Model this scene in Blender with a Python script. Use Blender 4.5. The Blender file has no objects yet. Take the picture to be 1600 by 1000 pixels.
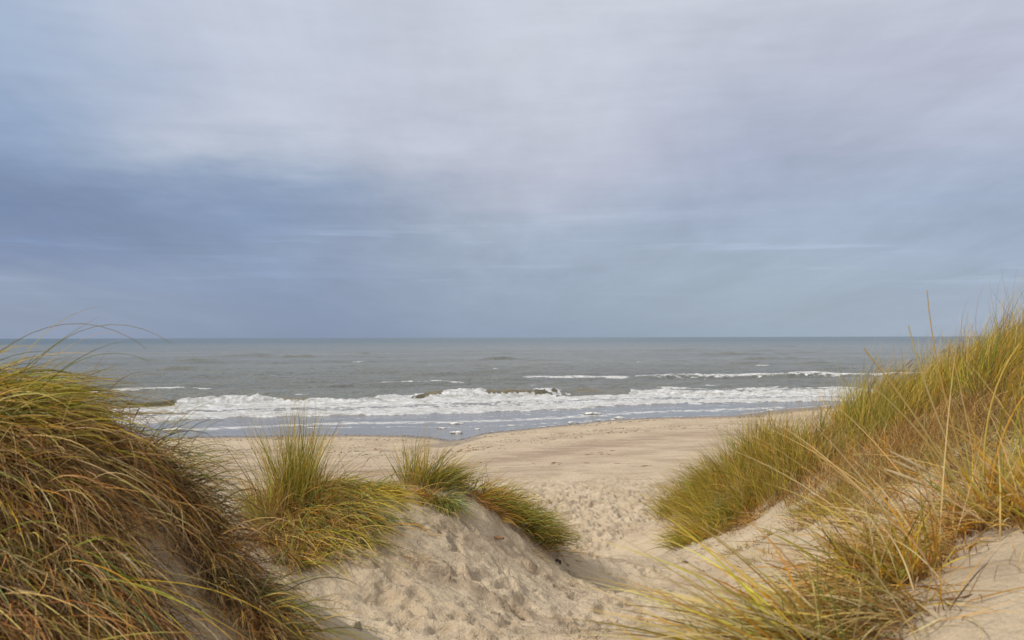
import bpy, math
import numpy as np
PI = math.pi
sc = bpy.context.scene
col = sc.collection
rng = np.random.default_rng(11)

# ------------------------------------------------------------------ camera
ZC, FPX, HOR, ROLL = 6.0, 1555.0, 527.0, 0.0025
cd = bpy.data.cameras.new('camera')
cam = bpy.data.objects.new('camera', cd); col.objects.link(cam)
cam.location = (0, 0, ZC); cam.rotation_euler = (PI/2, ROLL, 0)
cd.sensor_width = 36; cd.lens = FPX*36/1600
cd.shift_y = (HOR-500)/1600
cd.clip_start = 0.05; cd.clip_end = 40000
cd.dof.use_dof = True; cd.dof.focus_distance = 12.0; cd.dof.aperture_fstop = 5.0
sc.camera = cam

# ------------------------------------------------------------------ light
SUN_EL, SUN_AZ = math.radians(43), math.radians(-118)     # azimuth from +Y, negative to the left
sd = bpy.data.lights.new('sun', 'SUN'); sd.energy = 3.2; sd.angle = math.radians(5); sd.color = (1.0, 0.93, 0.82)
sun = bpy.data.objects.new('sun', sd); col.objects.link(sun)
sun.location = (-20, 5, 30)
from mathutils import Vector
sdir = Vector((math.sin(SUN_AZ)*math.cos(SUN_EL), math.cos(SUN_AZ)*math.cos(SUN_EL), math.sin(SUN_EL)))
sun.rotation_euler = sdir.to_track_quat('Z', 'Y').to_euler()
sc.view_settings.view_transform = 'Standard'; sc.view_settings.look = 'None'
sc.view_settings.gamma = 1; sc.view_settings.exposure = 0.0
sc.render.engine = 'CYCLES'
sc.cycles.use_denoising = True
sc.cycles.max_bounces = 6; sc.cycles.transparent_max_bounces = 4

# ------------------------------------------------------------------ node helpers
def lin(c):
    return tuple((x/255/12.92 if x <= 10 else ((x/255+.055)/1.055)**2.4) for x in c)
class NT:
    def __init__(s, nt): s.t = nt; nt.nodes.clear()
    def n(s, typ, **kw):
        nd = s.t.nodes.new(typ)
        for k, v in kw.items():
            if k == 'inp':
                for a, b in v.items():
                    if isinstance(b, bpy.types.NodeSocket): s.t.links.new(b, nd.inputs[a])
                    else: nd.inputs[a].default_value = b
            else: setattr(nd, k, v)
        return nd
    def math(s, op, a, b=0.0, c=None, clamp=False):
        i = {0: a, 1: b}
        if c is not None: i[2] = c
        return s.n('ShaderNodeMath', operation=op, use_clamp=clamp, inp=i).outputs[0]
    def ss(s, v, a, b, o0=0.0, o1=1.0):
        return s.n('ShaderNodeMapRange', interpolation_type='SMOOTHSTEP', inp={0: v, 1: a, 2: b, 3: o0, 4: o1}).outputs[0]
    def noise(s, vec, scale, detail=3, rough=.5, dist=0.0):
        return s.n('ShaderNodeTexNoise', inp={'Vector': vec, 'Scale': scale, 'Detail': detail, 'Roughness': rough, 'Distortion': dist})
    def mix(s, f, a, b, blend='MIX'):
        nd = s.n('ShaderNodeMix', data_type='RGBA', blend_type=blend, inp={0: f})
        for i, v in ((6, a), (7, b)):
            if isinstance(v, bpy.types.NodeSocket): s.t.links.new(v, nd.inputs[i])
            else: nd.inputs[i].default_value = (*v, 1) if len(v) == 3 else v
        return nd.outputs[2]
    def scale(s, vec, xyz):
        return s.n('ShaderNodeMapping', inp={'Vector': vec, 'Scale': xyz}).outputs[0]
    def ramp(s, f, pts):
        r = s.n('ShaderNodeValToRGB', inp={0: f}); e = r.color_ramp.elements
        e[0].position, e[0].color = pts[0][0], (*pts[0][1], 1)
        e[1].position, e[1].color = pts[-1][0], (*pts[-1][1], 1)
        for p, c in pts[1:-1]:
            q = e.new(p); q.color = (*c, 1)
        return r.outputs[0]

# ------------------------------------------------------------------ sky (world)
w = bpy.data.worlds.new('World'); sc.world = w; w.use_nodes = True
W = NT(w.node_tree)
tc = W.n('ShaderNodeTexCoord').outputs['Generated']
sp = W.n('ShaderNodeSeparateXYZ', inp={0: tc})
az = W.math('ARCTAN2', sp.outputs[0], sp.outputs[1])
el = W.math('ARCSINE', sp.outputs[2])
ael = W.math('MAXIMUM', el, 0.0)
cv = W.n('ShaderNodeCombineXYZ', inp={0: az, 1: W.math('MULTIPLY', ael, 4.0), 2: 0.0}).outputs[0]
nz1 = W.noise(cv, 2.6, 6, .55, .3).outputs[0]
nz2 = W.noise(W.scale(cv, (1, 1.5, 1)), 6.0, 5, .6).outputs[0]
nz3 = W.noise(W.n('ShaderNodeVectorMath', operation='ADD', inp={0: cv, 1: (5.2, 1.3, 0)}).outputs[0], 2.0, 5, .55).outputs[0]
elw = W.math('ADD', ael, W.math('MULTIPLY', W.math('SUBTRACT', nz1, .5), .10))
elw = W.math('ADD', elw, W.math('MULTIPLY', W.math('SUBTRACT', nz2, .5), .05))
elw = W.math('MAXIMUM', W.math('MINIMUM', elw, 1.5), 0.0)
nearh = W.ss(ael, 0.0, .06)
elw = W.n('ShaderNodeMix', data_type='FLOAT', inp={0: nearh, 2: ael, 3: elw}).outputs[0]
azw = W.math('ADD', az, W.math('MULTIPLY', W.math('SUBTRACT', nz3, .5), .35))
# columns of sky colour: elevation (degrees) -> colour as seen
cols = [
 (-27, [(0,(143,157,181)),(3.4,(145,159,184)),(4.6,(131,147,178)),(6.4,(123,141,174)),(10.2,(145,165,195)),(14.4,(160,176,201)),(19,(167,183,207))]),
 (-14, [(0,(136,151,177)),(3.6,(138,154,183)),(6.8,(133,151,181)),(8.2,(146,163,190)),(10.0,(178,188,205)),(12,(194,200,215)),(19,(196,203,218))]),
 (  0, [(0,(146,162,183)),(3.6,(157,171,192)),(6.5,(168,180,199)),(9.7,(189,193,209)),(14.4,(203,207,220)),(19,(207,212,224))]),
 ( 14, [(0,(158,173,189)),(3.6,(162,177,194)),(6.5,(165,178,200)),(9.7,(176,184,206)),(14.4,(188,194,210)),(19,(203,207,219))]),
 ( 27, [(0,(164,177,196)),(3.6,(160,175,195)),(6.5,(164,178,201)),(9.7,(180,188,208)),(14.4,(192,197,215)),(19,(202,206,222))]),
]
prev = None; pa = None
fe = W.math('DIVIDE', elw, PI/2)
for a, pts in cols:
    r = W.ramp(fe, [(p[0]/90, lin(p[1])) for p in pts] + [(35/90, (.78,.80,.84)), (1.0, (1.0,1.0,1.0))])
    if prev is None: prev = r
    else: prev = W.mix(W.ss(azw, math.radians(pa), math.radians(a)), prev, r)
    pa = a
# soft streaks of lighter and darker cloud
zz = W.math('ADD', W.math('MAXIMUM', sp.outputs[2], 0.0), .10)
pc_ = W.n('ShaderNodeCombineXYZ', inp={0: W.math('DIVIDE', sp.outputs[0], zz), 1: W.math('DIVIDE', sp.outputs[1], zz), 2: 0.0}).outputs[0]
pr_ = W.n('ShaderNodeMapping', inp={'Vector': pc_, 'Rotation': (0, 0, .30), 'Scale': (1.0, .30, 1)}).outputs[0]
nz4 = W.noise(pr_, 1.3, 7, .58, .5).outputs[0]; nz5 = W.noise(pr_, 4.5, 5, .6, .4).outputs[0]
st = W.math('ADD', W.math('MULTIPLY', W.math('SUBTRACT', nz2, .5), .16), W.math('MULTIPLY', W.math('SUBTRACT', nz1, .5), .12))
st = W.math('ADD', st, W.math('ADD', W.math('MULTIPLY', W.math('SUBTRACT', nz4, .5), .50), W.math('MULTIPLY', W.math('SUBTRACT', nz5, .5), .14)))
# thin pale streaks low over the sea
nz6 = W.noise(W.scale(cv, (1.0, 5.5, 1)), 3.0, 5, .6, .4).outputs[0]
st = W.math('ADD', st, W.math('MULTIPLY', W.ss(nz6, .52, .72), W.math('MULTIPLY', W.ss(ael, .02, .06), W.ss(ael, .15, .08, 0, .22))))
st = W.math('ADD', 1.0, W.math('MULTIPLY', st, W.ss(ael, 0, .1, .3, 1.0)))
cloud = W.n('ShaderNodeVectorMath', operation='SCALE', inp={0: prev, 'Scale': st}).outputs[0]
# brighter veil round the hidden sun, all of it overhead or outside to the left
dt = W.n('ShaderNodeVectorMath', operation='DOT_PRODUCT', inp={0: tc, 1: tuple(sdir)}).outputs['Value']
veil = W.ss(dt, .62, 1.0, 1.0, 1.5)
over = W.ss(el, .36, .8, 1.0, .88)
cloud = W.n('ShaderNodeVectorMath', operation='SCALE', inp={0: cloud, 'Scale': W.math('MULTIPLY', veil, over)}).outputs[0]
cloud = W.n('ShaderNodeVectorMath', operation='SCALE', inp={0: cloud, 'Scale': 10.0}).outputs[0]
nish = W.n('ShaderNodeTexSky', sky_type='NISHITA')
nish.sun_disc = False; nish.sun_elevation = SUN_EL; nish.sun_rotation = SUN_AZ
mx = W.mix(.95, nish.outputs[0], cloud)
bg = W.n('ShaderNodeBackground', inp={0: mx, 1: 0.1})
W.t.links.new(bg.outputs[0], W.n('ShaderNodeOutputWorld').inputs[0])

# ------------------------------------------------------------------ projection helpers (to set things out on the ground)
cr, sr = math.cos(ROLL), math.sin(ROLL)
def P(u, v, d):
    cx, cy = (u-800)/FPX, (HOR-v)/FPX
    return np.array([d*(cx*cr+cy*sr), d, ZC+d*(-cx*sr+cy*cr)])
def proj(x, y, z):
    zr = z-ZC
    return 800+FPX*(x*cr-zr*sr)/y, HOR-FPX*(x*sr+zr*cr)/y
def on_level(u, v, z=0.1):
    q = P(u, v, 1.0); d = (z-ZC)/(q[2]-ZC)
    return q[0]*d, d

# ------------------------------------------------------------------ noise
_g = np.random.default_rng(3)
PERM = _g.permutation(512); GR = _g.normal(size=(512, 2)); GR /= np.linalg.norm(GR, axis=1)[:, None]
def perlin(x, y, s=0):
    x = np.asarray(x, float)+s*17.37; y = np.asarray(y, float)+s*9.71
    xi = np.floor(x).astype(np.int64); yi = np.floor(y).astype(np.int64); fx = x-xi; fy = y-yi
    u = fx*fx*fx*(fx*(fx*6-15)+10); v = fy*fy*fy*(fy*(fy*6-15)+10)
    def g(i, j, a, b):
        h = PERM[(PERM[(xi+i) & 511]+yi+j) & 511]; return GR[h, 0]*a+GR[h, 1]*b
    n0 = g(0,0,fx,fy)*(1-u)+g(1,0,fx-1,fy)*u; n1 = g(0,1,fx,fy-1)*(1-u)+g(1,1,fx-1,fy-1)*u
    return (n0*(1-v)+n1*v)*1.5
def fbm(x, y, o=4, s=0, r=.5):
    t = 0; a = 1
    for k in range(o):
        t = t+a*perlin(x*2**k, y*2**k, s+k*3); a *= r
    return t
def sst(x, a, b):
    t = np.clip((x-a)/(b-a), 0, 1); return t*t*(3-2*t)

# ------------------------------------------------------------------ shoreline and surf lines
def curve(pts, z=0.1, ext=.30):
    q = np.array([on_level(u, v, z) for u, v in pts])
    x = np.concatenate([[q[0,0]-3000, ], q[:,0], [q[-1,0]+3000]])
    y = np.concatenate([[q[0,1]-3000*.004], q[:,1], [q[-1,1]+3000*.01]])
    return lambda X: np.interp(X, x, y)
shore = curve([(180,690),(300,682),(420,681),(560,679),(640,680.5),(680,684),(705,688),(728,685),(760,676),(850,667),(950,656.5),(1010,653),(1080,651),(1150,649),(1220,640),(1300,634),(1450,630)])
def H_beach(x, y):
    s = shore(x)-y
    h = .1+np.where(s > 0, .034*s, .05*s)
    h = np.where(s > 0, 1.62*(1-np.exp(-np.maximum(s,0)/26.0))*1.0+.1+.0*s, h)
    return np.maximum(h, -3.0)

# ------------------------------------------------------------------ dune surface: surveyed spots, smoothly joined
ctl = [
 # path and trodden sand
 (750,1000,6.2),(600,1000,6.0),(500,1000,5.6),(900,1000,6.6),(1050,1000,7.0),(1150,960,7.4),(1000,930,9.0),(1000,872,13.0),
 (900,905,10.3),(1100,878,12.5),(1200,905,9.0),(1100,920,9.2),(950,868,13.0),(1010,885,11.8),
 # mound in the middle
 (520,768,9.2),(620,758,9.3),(700,756,9.5),(760,778,9.8),(820,817,10.2),(870,857,10.6),(925,872,11.4),
 (640,800,8.7),(600,860,7.6),(700,860,8.0),(540,900,7.0),(500,950,6.3),(780,870,8.7),(850,920,8.7),(850,872,9.9),(700,930,7.0),(800,960,7.3),
 (450,790,8.4),(470,860,7.4),(400,800,8.6),
 # left dune
 (0,622,4.2),(150,672,4.5),(230,745,4.4),(300,805,4.4),(380,885,4.3),(450,965,4.1),(500,1015,4.0),
 (0,800,3.65),(0,1000,3.0),(200,1000,3.3),(250,900,3.8),(350,1000,3.65),(450,1040,3.7),(100,900,3.45),
 # right ridge
 (1050,858,14.5),(1020,818,18.0),(1110,762,17.5),(1200,700,16.5),(1280,672,15.5),(1350,648,14.5),(1450,620,13.5),(1520,590,12.8),(1600,548,12.0),
 (1100,852,13.2),(1180,795,14.3),(1250,800,12.0),(1280,762,12.5),(1350,742,11.5),(1450,700,10.5),(1600,680,8.5),(1180,855,11.0),
 (1300,850,8.5),(1350,800,9.0),(1400,830,6.5),(1500,782,6.0),(1600,760,5.5),
 # near bank, right
 (1230,1010,3.2),(1320,955,3.3),(1450,890,3.6),(1540,810,4.0),(1600,795,4.2),(1600,1000,2.6),(1500,960,2.9),
]
pts = [tuple(P(*c)) for c in ctl]
pts += [(0,0,4.4),(0,3,4.32),(-.6,-3,4.4),(1.2,-3,4.7),(1.2,1.2,5.0),(2.2,1.2,5.35),(.5,2.5,4.75),(-1.2,1,4.7),(-2.6,1,5.0),(-1.2,2.3,4.75),(-2.2,2.2,5.05),
        (-4.2,2,6.1),(-4,5,6.0),(-3.0,4.6,5.85),(-6,-2,6.0),(-2.4,6.4,4.9),(-4.2,8,4.6),(-8,8,4.8),(-12,8,4.8),(-12,14,3.0),(-8,14,2.6),(-4,12,2.9),(-12,2,6),(-12,-4,5.5),
        (-1.6,13,2.7),(-.2,15.5,2.0),(.8,13.3,2.6),(-1.5,19,1.5),(1.5,20.5,1.35),(-8,20,1.5),(-12,22,1.5),(1.9,16.5,2.15),(0,22,1.3),
        (3.4,21.5,1.6),(4.8,19.3,2.5),(7,17,3.9),(9,14.5,5.3),(8.3,10.8,6.15),(12,10,6.6),(12,18,3.6),(12,24,1.5),(6,23,1.5),(-6,24,1.3),(3.1,17.4,2.9),
        (5.5,5,5.3),(5.5,8,5.2),(9,4,5.8),(12,0,6),(5,0,5.6),(4,-4,5.4),(12,5,6.1),(0,-4,4.5)]
pts = np.array(pts)
def tps(r): return np.where(r > 1e-9, r*r*np.log(np.maximum(r, 1e-9)), 0)
N = len(pts); D = np.hypot(pts[:,None,0]-pts[None,:,0], pts[:,None,1]-pts[None,:,1])
A = np.zeros((N+3, N+3)); A[:N,:N] = tps(D)+np.eye(N)*.06; A[:N,N] = 1; A[:N,N+1] = pts[:,0]; A[:N,N+2] = pts[:,1]; A[N:,:N] = A[:N,N:].T
sol = np.linalg.solve(A, np.concatenate([pts[:,2], [0,0,0]]))
GX = np.arange(-12, 12.01, .08); GY = np.arange(-4, 25.01, .08)
gx, gy = np.meshgrid(GX, GY)
gz = sol[N]+sol[N+1]*gx+sol[N+2]*gy
for i in range(N): gz += sol[i]*tps(np.hypot(gx-pts[i,0], gy-pts[i,1]))
def H(x, y):                                    # smooth height of the sand
    x = np.asarray(x, float); y = np.asarray(y, float)
    fx = np.clip((x-GX[0])/.08, 0, len(GX)-1.001); fy = np.clip((y-GY[0])/.08, 0, len(GY)-1.001)
    i = fx.astype(int); j = fy.astype(int); a = fx-i; b = fy-j
    h = gz[j,i]*(1-a)*(1-b)+gz[j,i+1]*a*(1-b)+gz[j+1,i]*(1-a)*b+gz[j+1,i+1]*a*b
    far = np.hypot(np.maximum(np.abs(x)-12, 0), 0)
    h = h+.35*fbm(x*.13, y*.13, 2, 5)*sst(far, 0, 6)
    wb = sst(y, 18.5, 23.0)
    hb = H_beach(x, y)
    return np.maximum(h*(1-wb)+hb*wb, np.where(y > 12, hb, -9))

def axis(segs):
    out = [segs[0][0]]
    for a, b, d0, d1 in segs:
        v = a; n = 0
        while v < b:
            t = (v-a)/(b-a); v += d0*(d1/d0)**t
            out.append(min(v, b))
    return np.array(out)
ax = axis([(-3500,-60,400,8),(-60,-14,3,.3),(-14,-4,.25,.035),(-4,-2,.035,.03),(-2,3.2,.022,.022),(3.2,6.5,.03,.036),(6.5,14,.04,.25),(14,60,.3,3),(60,3500,8,400)])
ay = axis([(-300,-3,40,.3),(-3,1.5,.25,.05),(1.5,5,.03,.024),(5,9.5,.021,.024),(9.5,12,.026,.035),(12,22,.035,.06),(22,50,.06,.22),(50,90,.25,1.2),(90,6000,3,500)])
X, Y = np.meshgrid(ax, ay)
Z = H(X, Y)
# trodden sand: footprints and lumps
def near_mask(x, y): return sst(y, 4.0, 5.5)*(1-sst(y, 13, 15))
front = sst(Z, 3.0, 3.4)*(1-sst(Z, 4.42, 4.62))*sst(Y,4.2,5.4)*(1-sst(Y,12,14))
lump = fbm(X*1.5, Y*1.5, 4, 1)
rid = 1-2*np.abs(fbm(X*1.7, Y*2.1, 3, 15)); rid2 = 1-2*np.abs(fbm(X*4.2, Y*5.0, 3, 25))
patch = sst(fbm(X*.8, Y*.8, 2, 33), -.35, .35)
Z += front*(.028*lump + .020*fbm(X*5, Y*5, 3, 2) + (.35+.65*patch)*(.026*rid+.018*rid2))
Z += (1-front)*(.012*fbm(X*2, Y*2, 3, 7))*(Y < 20)
dr = np.random.default_rng(5)
def dent(cx, cy, ang, a, b, depth):
    R = 2.2*max(a, b)
    i0, i1 = np.searchsorted(ax, [cx-R, cx+R]); j0, j1 = np.searchsorted(ay, [cy-R, cy+R])
    if i1 <= i0 or j1 <= j0: return
    xx = X[j0:j1, i0:i1]-cx; yy = Y[j0:j1, i0:i1]-cy
    p = (xx*math.cos(ang)+yy*math.sin(ang))/a; q = (-xx*math.sin(ang)+yy*math.cos(ang))/b
    r = np.sqrt(p*p+q*q)+.22*perlin(xx*9+cx*7, yy*9+cy*3)
    Z[j0:j1, i0:i1] += depth*(-1.0*(1-sst(r, .55, 1.0))+.6*np.exp(-((r-1.15)/.15)**2)*(1+.7*p/(r+.2)))
for k in range(620):
    y = 5+8.5*dr.random()**1.2; u = dr.uniform(440, 1200); x = (u-800)/FPX*y
    h = float(H(x, y)); 
    if h > 4.5 or (u < 560 and dr.random() < .6): continue
    if x > 1.2 and h > 4.2: continue
    s = dr.uniform(.45, 1.3)
    dent(x, y, dr.uniform(0, PI), .125*s, .065*s, dr.uniform(.010, .046))
# beach at the foot of the gap: churned by many feet
zone = sst(Y, 17, 19)*(1-sst(Y, 27, 36))*sst(X, -3.5, 0)*(1-sst(X, 4.5, 9))
t1 = fbm(X*2.3, Y*1.6, 3, 4); t2 = fbm(X*5.5, Y*4.0, 3, 9)
Z += zone*(.10*t1+.085*t2-.05*np.abs(t2)) + (Y > 17)*(Y < 60)*(.018+.0*Y)*fbm(X*1.2, Y*1.0, 3, 12)*np.where(shore(X)-Y > 1.5, 1, 0)
Z += .035*sst(Y, 20, 26)*(1-sst(shore(X)-Y, 30, 2))*0
# gentle tide ridges along the beach
sB = shore(X)-Y
Z += (Y > 22)*np.where(sB > 0, .07*np.exp(-((sB-20-2*perlin(X*.05,Y*0))/2.4)**2)+.06*np.exp(-((sB-9)/1.5)**2), 0)

def grid_mesh(name, X, Y, Z, attrs=None):
    ny, nx = X.shape
    me = bpy.data.meshes.new(name)
    me.vertices.add(nx*ny); me.vertices.foreach_set('co', np.stack([X, Y, Z], -1).astype(np.float32).ravel())
    i = np.arange(nx-1)[None, :]+nx*np.arange(ny-1)[:, None]
    q = np.stack([i, i+1, i+1+nx, i+nx], -1).reshape(-1, 4).astype(np.int32)
    me.loops.add(q.size); me.loops.foreach_set('vertex_index', q.ravel())
    me.polygons.add(len(q)); me.polygons.foreach_set('loop_start', np.arange(len(q), dtype=np.int32)*4)
    me.polygons.foreach_set('loop_total', np.full(len(q), 4, np.int32))
    me.polygons.foreach_set('use_smooth', np.ones(len(q), bool))
    me.update(calc_edges=True)
    for k, v in (attrs or {}).items():
        a = me.attributes.new(k, 'FLOAT', 'POINT'); a.data.foreach_set('value', v.astype(np.float32).ravel())
    return me
def obj(name, me, mat, parent=None, **props):
    o = bpy.data.objects.new(name, me); col.objects.link(o)
    if mat: me.materials.append(mat)
    if parent: o.parent = parent
    for k, v in props.items(): o[k] = v
    return o
def newmat(name):
    m = bpy.data.materials.new(name); m.use_nodes = True
    return m, NT(m.node_tree)
def out(T, sh, disp=None):
    o = T.n('ShaderNodeOutputMaterial'); T.t.links.new(sh, o.inputs[0])

# sand material
m_sand, T = newmat('sand')
pos = T.n('ShaderNodeNewGeometry').outputs['Position']
wet = T.n('ShaderNodeAttribute', attribute_name='wet').outputs['Fac']
speck = T.n('ShaderNodeAttribute', attribute_name='speck').outputs['Fac']
n1 = T.noise(pos, .55, 5, .6).outputs[0]; n2 = T.noise(pos, 9, 5, .65).outputs[0]; n3 = T.noise(pos, 140, 3, .6).outputs[0]
c = T.mix(T.ss(n1, .35, .65), (.46,.366,.250), (.55,.446,.315))
c = T.mix(T.math('MULTIPLY', T.ss(n2, .52, .74), .25), c, (.29,.205,.135))
c = T.mix(T.ss(n3, .35, .7, 0, .28), c, (.25,.19,.13))
n4 = T.noise(T.scale(pos, (.35, 1.2, 1)), 1.6, 6, .7).outputs[0]
c = T.mix(T.ss(n4, .48, .64, 0, .62), c, (.31,.23,.155))
band_ = T.n('ShaderNodeAttribute', attribute_name='band').outputs['Fac']
c = T.mix(T.math('MULTIPLY', band_, T.ss(n4, .38, .6, .25, .8)), c, (.30,.215,.155))
vor = T.n('ShaderNodeTexVoronoi', inp={'Vector': T.scale(pos, (1, .55, 1)), 'Scale': 4.2, 'Randomness': 1.0})
vn = T.noise(pos, .35, 3).outputs[0]
spk = T.math('MULTIPLY', T.ss(vor.outputs['Distance'], .30, .16), T.math('MULTIPLY', speck, T.ss(vn, .35, .6)))
c = T.mix(T.math('MULTIPLY', spk, .8), c, (.16,.125,.09))
vor2 = T.n('ShaderNodeTexVoronoi', inp={'Vector': T.scale(pos, (1, .6, 1)), 'Scale': 11.0, 'Randomness': 1.0})
c = T.mix(T.math('MULTIPLY', T.math('MULTIPLY', T.ss(vor2.outputs['Distance'], .26, .12), T.ss(speck, .0, .12)), T.ss(vn, .25, .6, .12, .6)), c, (.17,.125,.085))
c = T.mix(T.math('MULTIPLY', wet, .85), c, (.165,.12,.085))
rgh = T.n('ShaderNodeMapRange', inp={0: wet, 1: 0, 2: 1, 3: .95, 4: .35}).outputs[0]
bp = T.n('ShaderNodeBump', inp={'Strength': .9, 'Distance': .05, 'Height': T.math('ADD', T.math('ADD', T.math('ADD', n2, T.math('MULTIPLY', n4, .8)), T.math('MULTIPLY', T.noise(pos, 32, 4, .65).outputs[0], .45)), T.math('MULTIPLY', n3, .12))}).outputs[0]
ps = T.n('ShaderNodeBsdfPrincipled', inp={'Base Color': c, 'Roughness': rgh, 'Normal': bp, 'Specular IOR Level': .25})
out(T, ps.outputs[0])
wetn = sB+.5*fbm(X*.3, Y*.3, 3, 8)
wet_w = 4.2+3.4*sst(X, 8, 22)
WET = np.where(sB > -30, 1-sst(wetn, wet_w*.35, wet_w), 1.0)
BAND = (Y > 22)*(np.exp(-((sB-22+2.5*fbm(X*.06, Y*.06, 2, 44))/2.2)**2)+.7*np.exp(-((sB-27.5)/1.2)**2)+.5*np.exp(-((sB-14+2*perlin(X*.1,Y*.1,4))/.8)**2))
inx, iny = on_level(712, 697, .25)
WET = np.maximum(WET, (1-sst(np.hypot((X-inx-.25*(Y-iny))/1.6, (Y-iny)/5.5)+.25*fbm(X, Y*.5, 2, 3), .5, 1.0))*.6)
SPK = np.clip(sst(sB, 26, 14)*sst(sB, .5, 2)+.12, 0, 1)*(Y > 18)
obj('beach_and_dune_sand', grid_mesh('beach_and_dune_sand', X, Y, Z, {'wet': WET, 'speck': SPK, 'band': BAND}), m_sand, kind='structure')
del X, Y, Z

# ------------------------------------------------------------------ sea
fa = np.linspace(-1.15, 1.15, 1500)
fa = np.sign(fa)*np.where(np.abs(fa) < .62, np.abs(fa)*.9, .558+(np.abs(fa)-.62)*1.9)
fy_ = axis([(42,60,.35,.22),(60,130,.16,.28),(130,260,.3,1.6),(260,1200,2,22),(1200,30000,25,3000)])
SX = fy_[:,None]*fa[None,:]; SY = np.repeat(fy_[:,None], len(fa), 1)
br = curve([(120,640),(215,637),(290,634),(430,629),(560,629),(640,624),(700,622.5),(800,620),(860,618.5),(930,617),(1000,616.5),(1150,615.5),(1330,614.5)])
inner = curve([(120,668),(210,664),(290,656),(420,652),(560,650),(700,647),(820,643),(900,640),(960,635),(1050,632),(1200,629),(1330,627)])
def L(pts): return curve(pts)
U = 800+FPX*SX/SY                                   # bearing, only used to vary the wave heights along the coast
yb = br(SX); db = SY-yb
def bump(u, a, b, s=18): return sst(u, a-s, a+s)*(1-sst(u, b-s, b+s))
hb_ = .52*bump(U,150,420,30)+.34*bump(U,420,640,30)+.66*bump(U,652,870,26)+.42*bump(U,880,985,30)+.34*bump(U,985,1800,45)
hb_ *= 1+.22*perlin(SX*.35, SX*0, 3)+.16*perlin(SX*1.1, SX*0, 13)
hb_ = hb_*1.05
wave = hb_*np.where(db < 0, np.exp(-(np.abs(db)/.9)**2.2), np.exp(-(db/3.6)**1.6))
s_ = (SY-.33*SX)/1.05
off = sst(SY-inner(SX), 0, 25)
att1 = 1/(1+(SY/900)**1.5); att2 = 1/(1+(SY/220)**2); att3 = 1/(1+(SY/120)**3)
rdg = lambda q: .55-1.3*np.abs(q)
sw = .30*fbm(SX/16, s_/5.0, 3, 2)*att1+.30*rdg(fbm(SX/22, s_/6.5, 2, 12))*att1+.16*rdg(fbm(SX/4.0, s_/1.4, 3, 6))*att2+.05*fbm(SX/.9, s_/.45, 2, 8)*att3
def line_wave(pts, h, u0, u1, wf=1.2, wb=4.0):
    f = L(pts); d = SY-f(SX)
    return h*bump(U,u0,u1,25)*np.where(d < 0, np.exp(-(np.abs(d)/wf)**2), np.exp(-(d/wb)**2)), d
rw = np.random.default_rng(77)
for k in range(26):                                  # separate swells standing up out of the general chop
    u0 = rw.uniform(230, 1420); v0 = 541+62*rw.random()**1.3; x_, y_ = on_level(u0, v0); ln_ = rw.uniform(16, 52)*y_/FPX
    d_ = SY-y_-.3*(SX-x_)-.6*perlin(SX*.2, SX*0, k)
    sw = sw+rw.uniform(.25,.62)*min(2.2,(y_/160)**.6)*np.exp(-((SX-x_)/ln_)**2)*np.where(d_ < 0, np.exp(-(d_/(.8+y_/400))**2), np.exp(-(d_/(2.5+y_/120))**2))/np.maximum(off,.2)
ext = 0
w2, d2 = line_wave([(960,594),(1060,592),(1200,591),(1340,590),(1500,590)], .55, 985, 1600)
w3, d3 = line_wave([(560,602),(640,601.5),(730,601)], .35, 590, 700)
w4, d4 = line_wave([(740,583),(800,583)], .65, 745, 805, 1.5, 5)
w5, d5 = line_wave([(1250,580),(1340,580)], .6, 1270, 1345, 1.5, 5)
w6, d6 = line_wave([(880,612),(1000,611)], .40, 885, 975, 1.0, 2.5)
w7, d7 = line_wave([(150,614),(300,613),(400,612)], .35, 170, 400)
w8, d8 = line_wave([(370,594),(460,593.5)], .35, 385, 440)
w9, d9 = line_wave([(330,557),(420,557)], .5, 340, 420, 2.5, 6)
w10, d10 = line_wave([(1000,549),(1100,549)], .6, 1000, 1090, 3, 8)
SZ = .1+wave+sw*off+ .012*fbm(SX/2.0, s_/.7, 2, 4)*(1-off)+w2+w3+w4+w5+w6+w7+w8+w9+w10
# foam cover
di = SY-inner(SX)
jj = 9*perlin(SX*1.3, SY*1.3, 91)
nf = fbm(SX*.45, SY*.9, 4, 21); nf2 = fbm(SX*1.6, SY*2.2, 3, 31)

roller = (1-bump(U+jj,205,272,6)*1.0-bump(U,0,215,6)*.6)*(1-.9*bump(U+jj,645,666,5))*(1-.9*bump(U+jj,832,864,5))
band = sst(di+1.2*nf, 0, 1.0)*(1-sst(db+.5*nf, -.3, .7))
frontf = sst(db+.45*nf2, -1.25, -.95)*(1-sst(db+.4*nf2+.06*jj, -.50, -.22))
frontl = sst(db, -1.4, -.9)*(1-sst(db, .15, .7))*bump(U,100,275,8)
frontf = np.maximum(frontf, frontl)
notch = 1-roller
band = band*(1-notch*frontf)
band *= 1-bump(U+3*jj,880,985,12)*sst(db+.6*nf, -3.2, -1.8)
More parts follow.
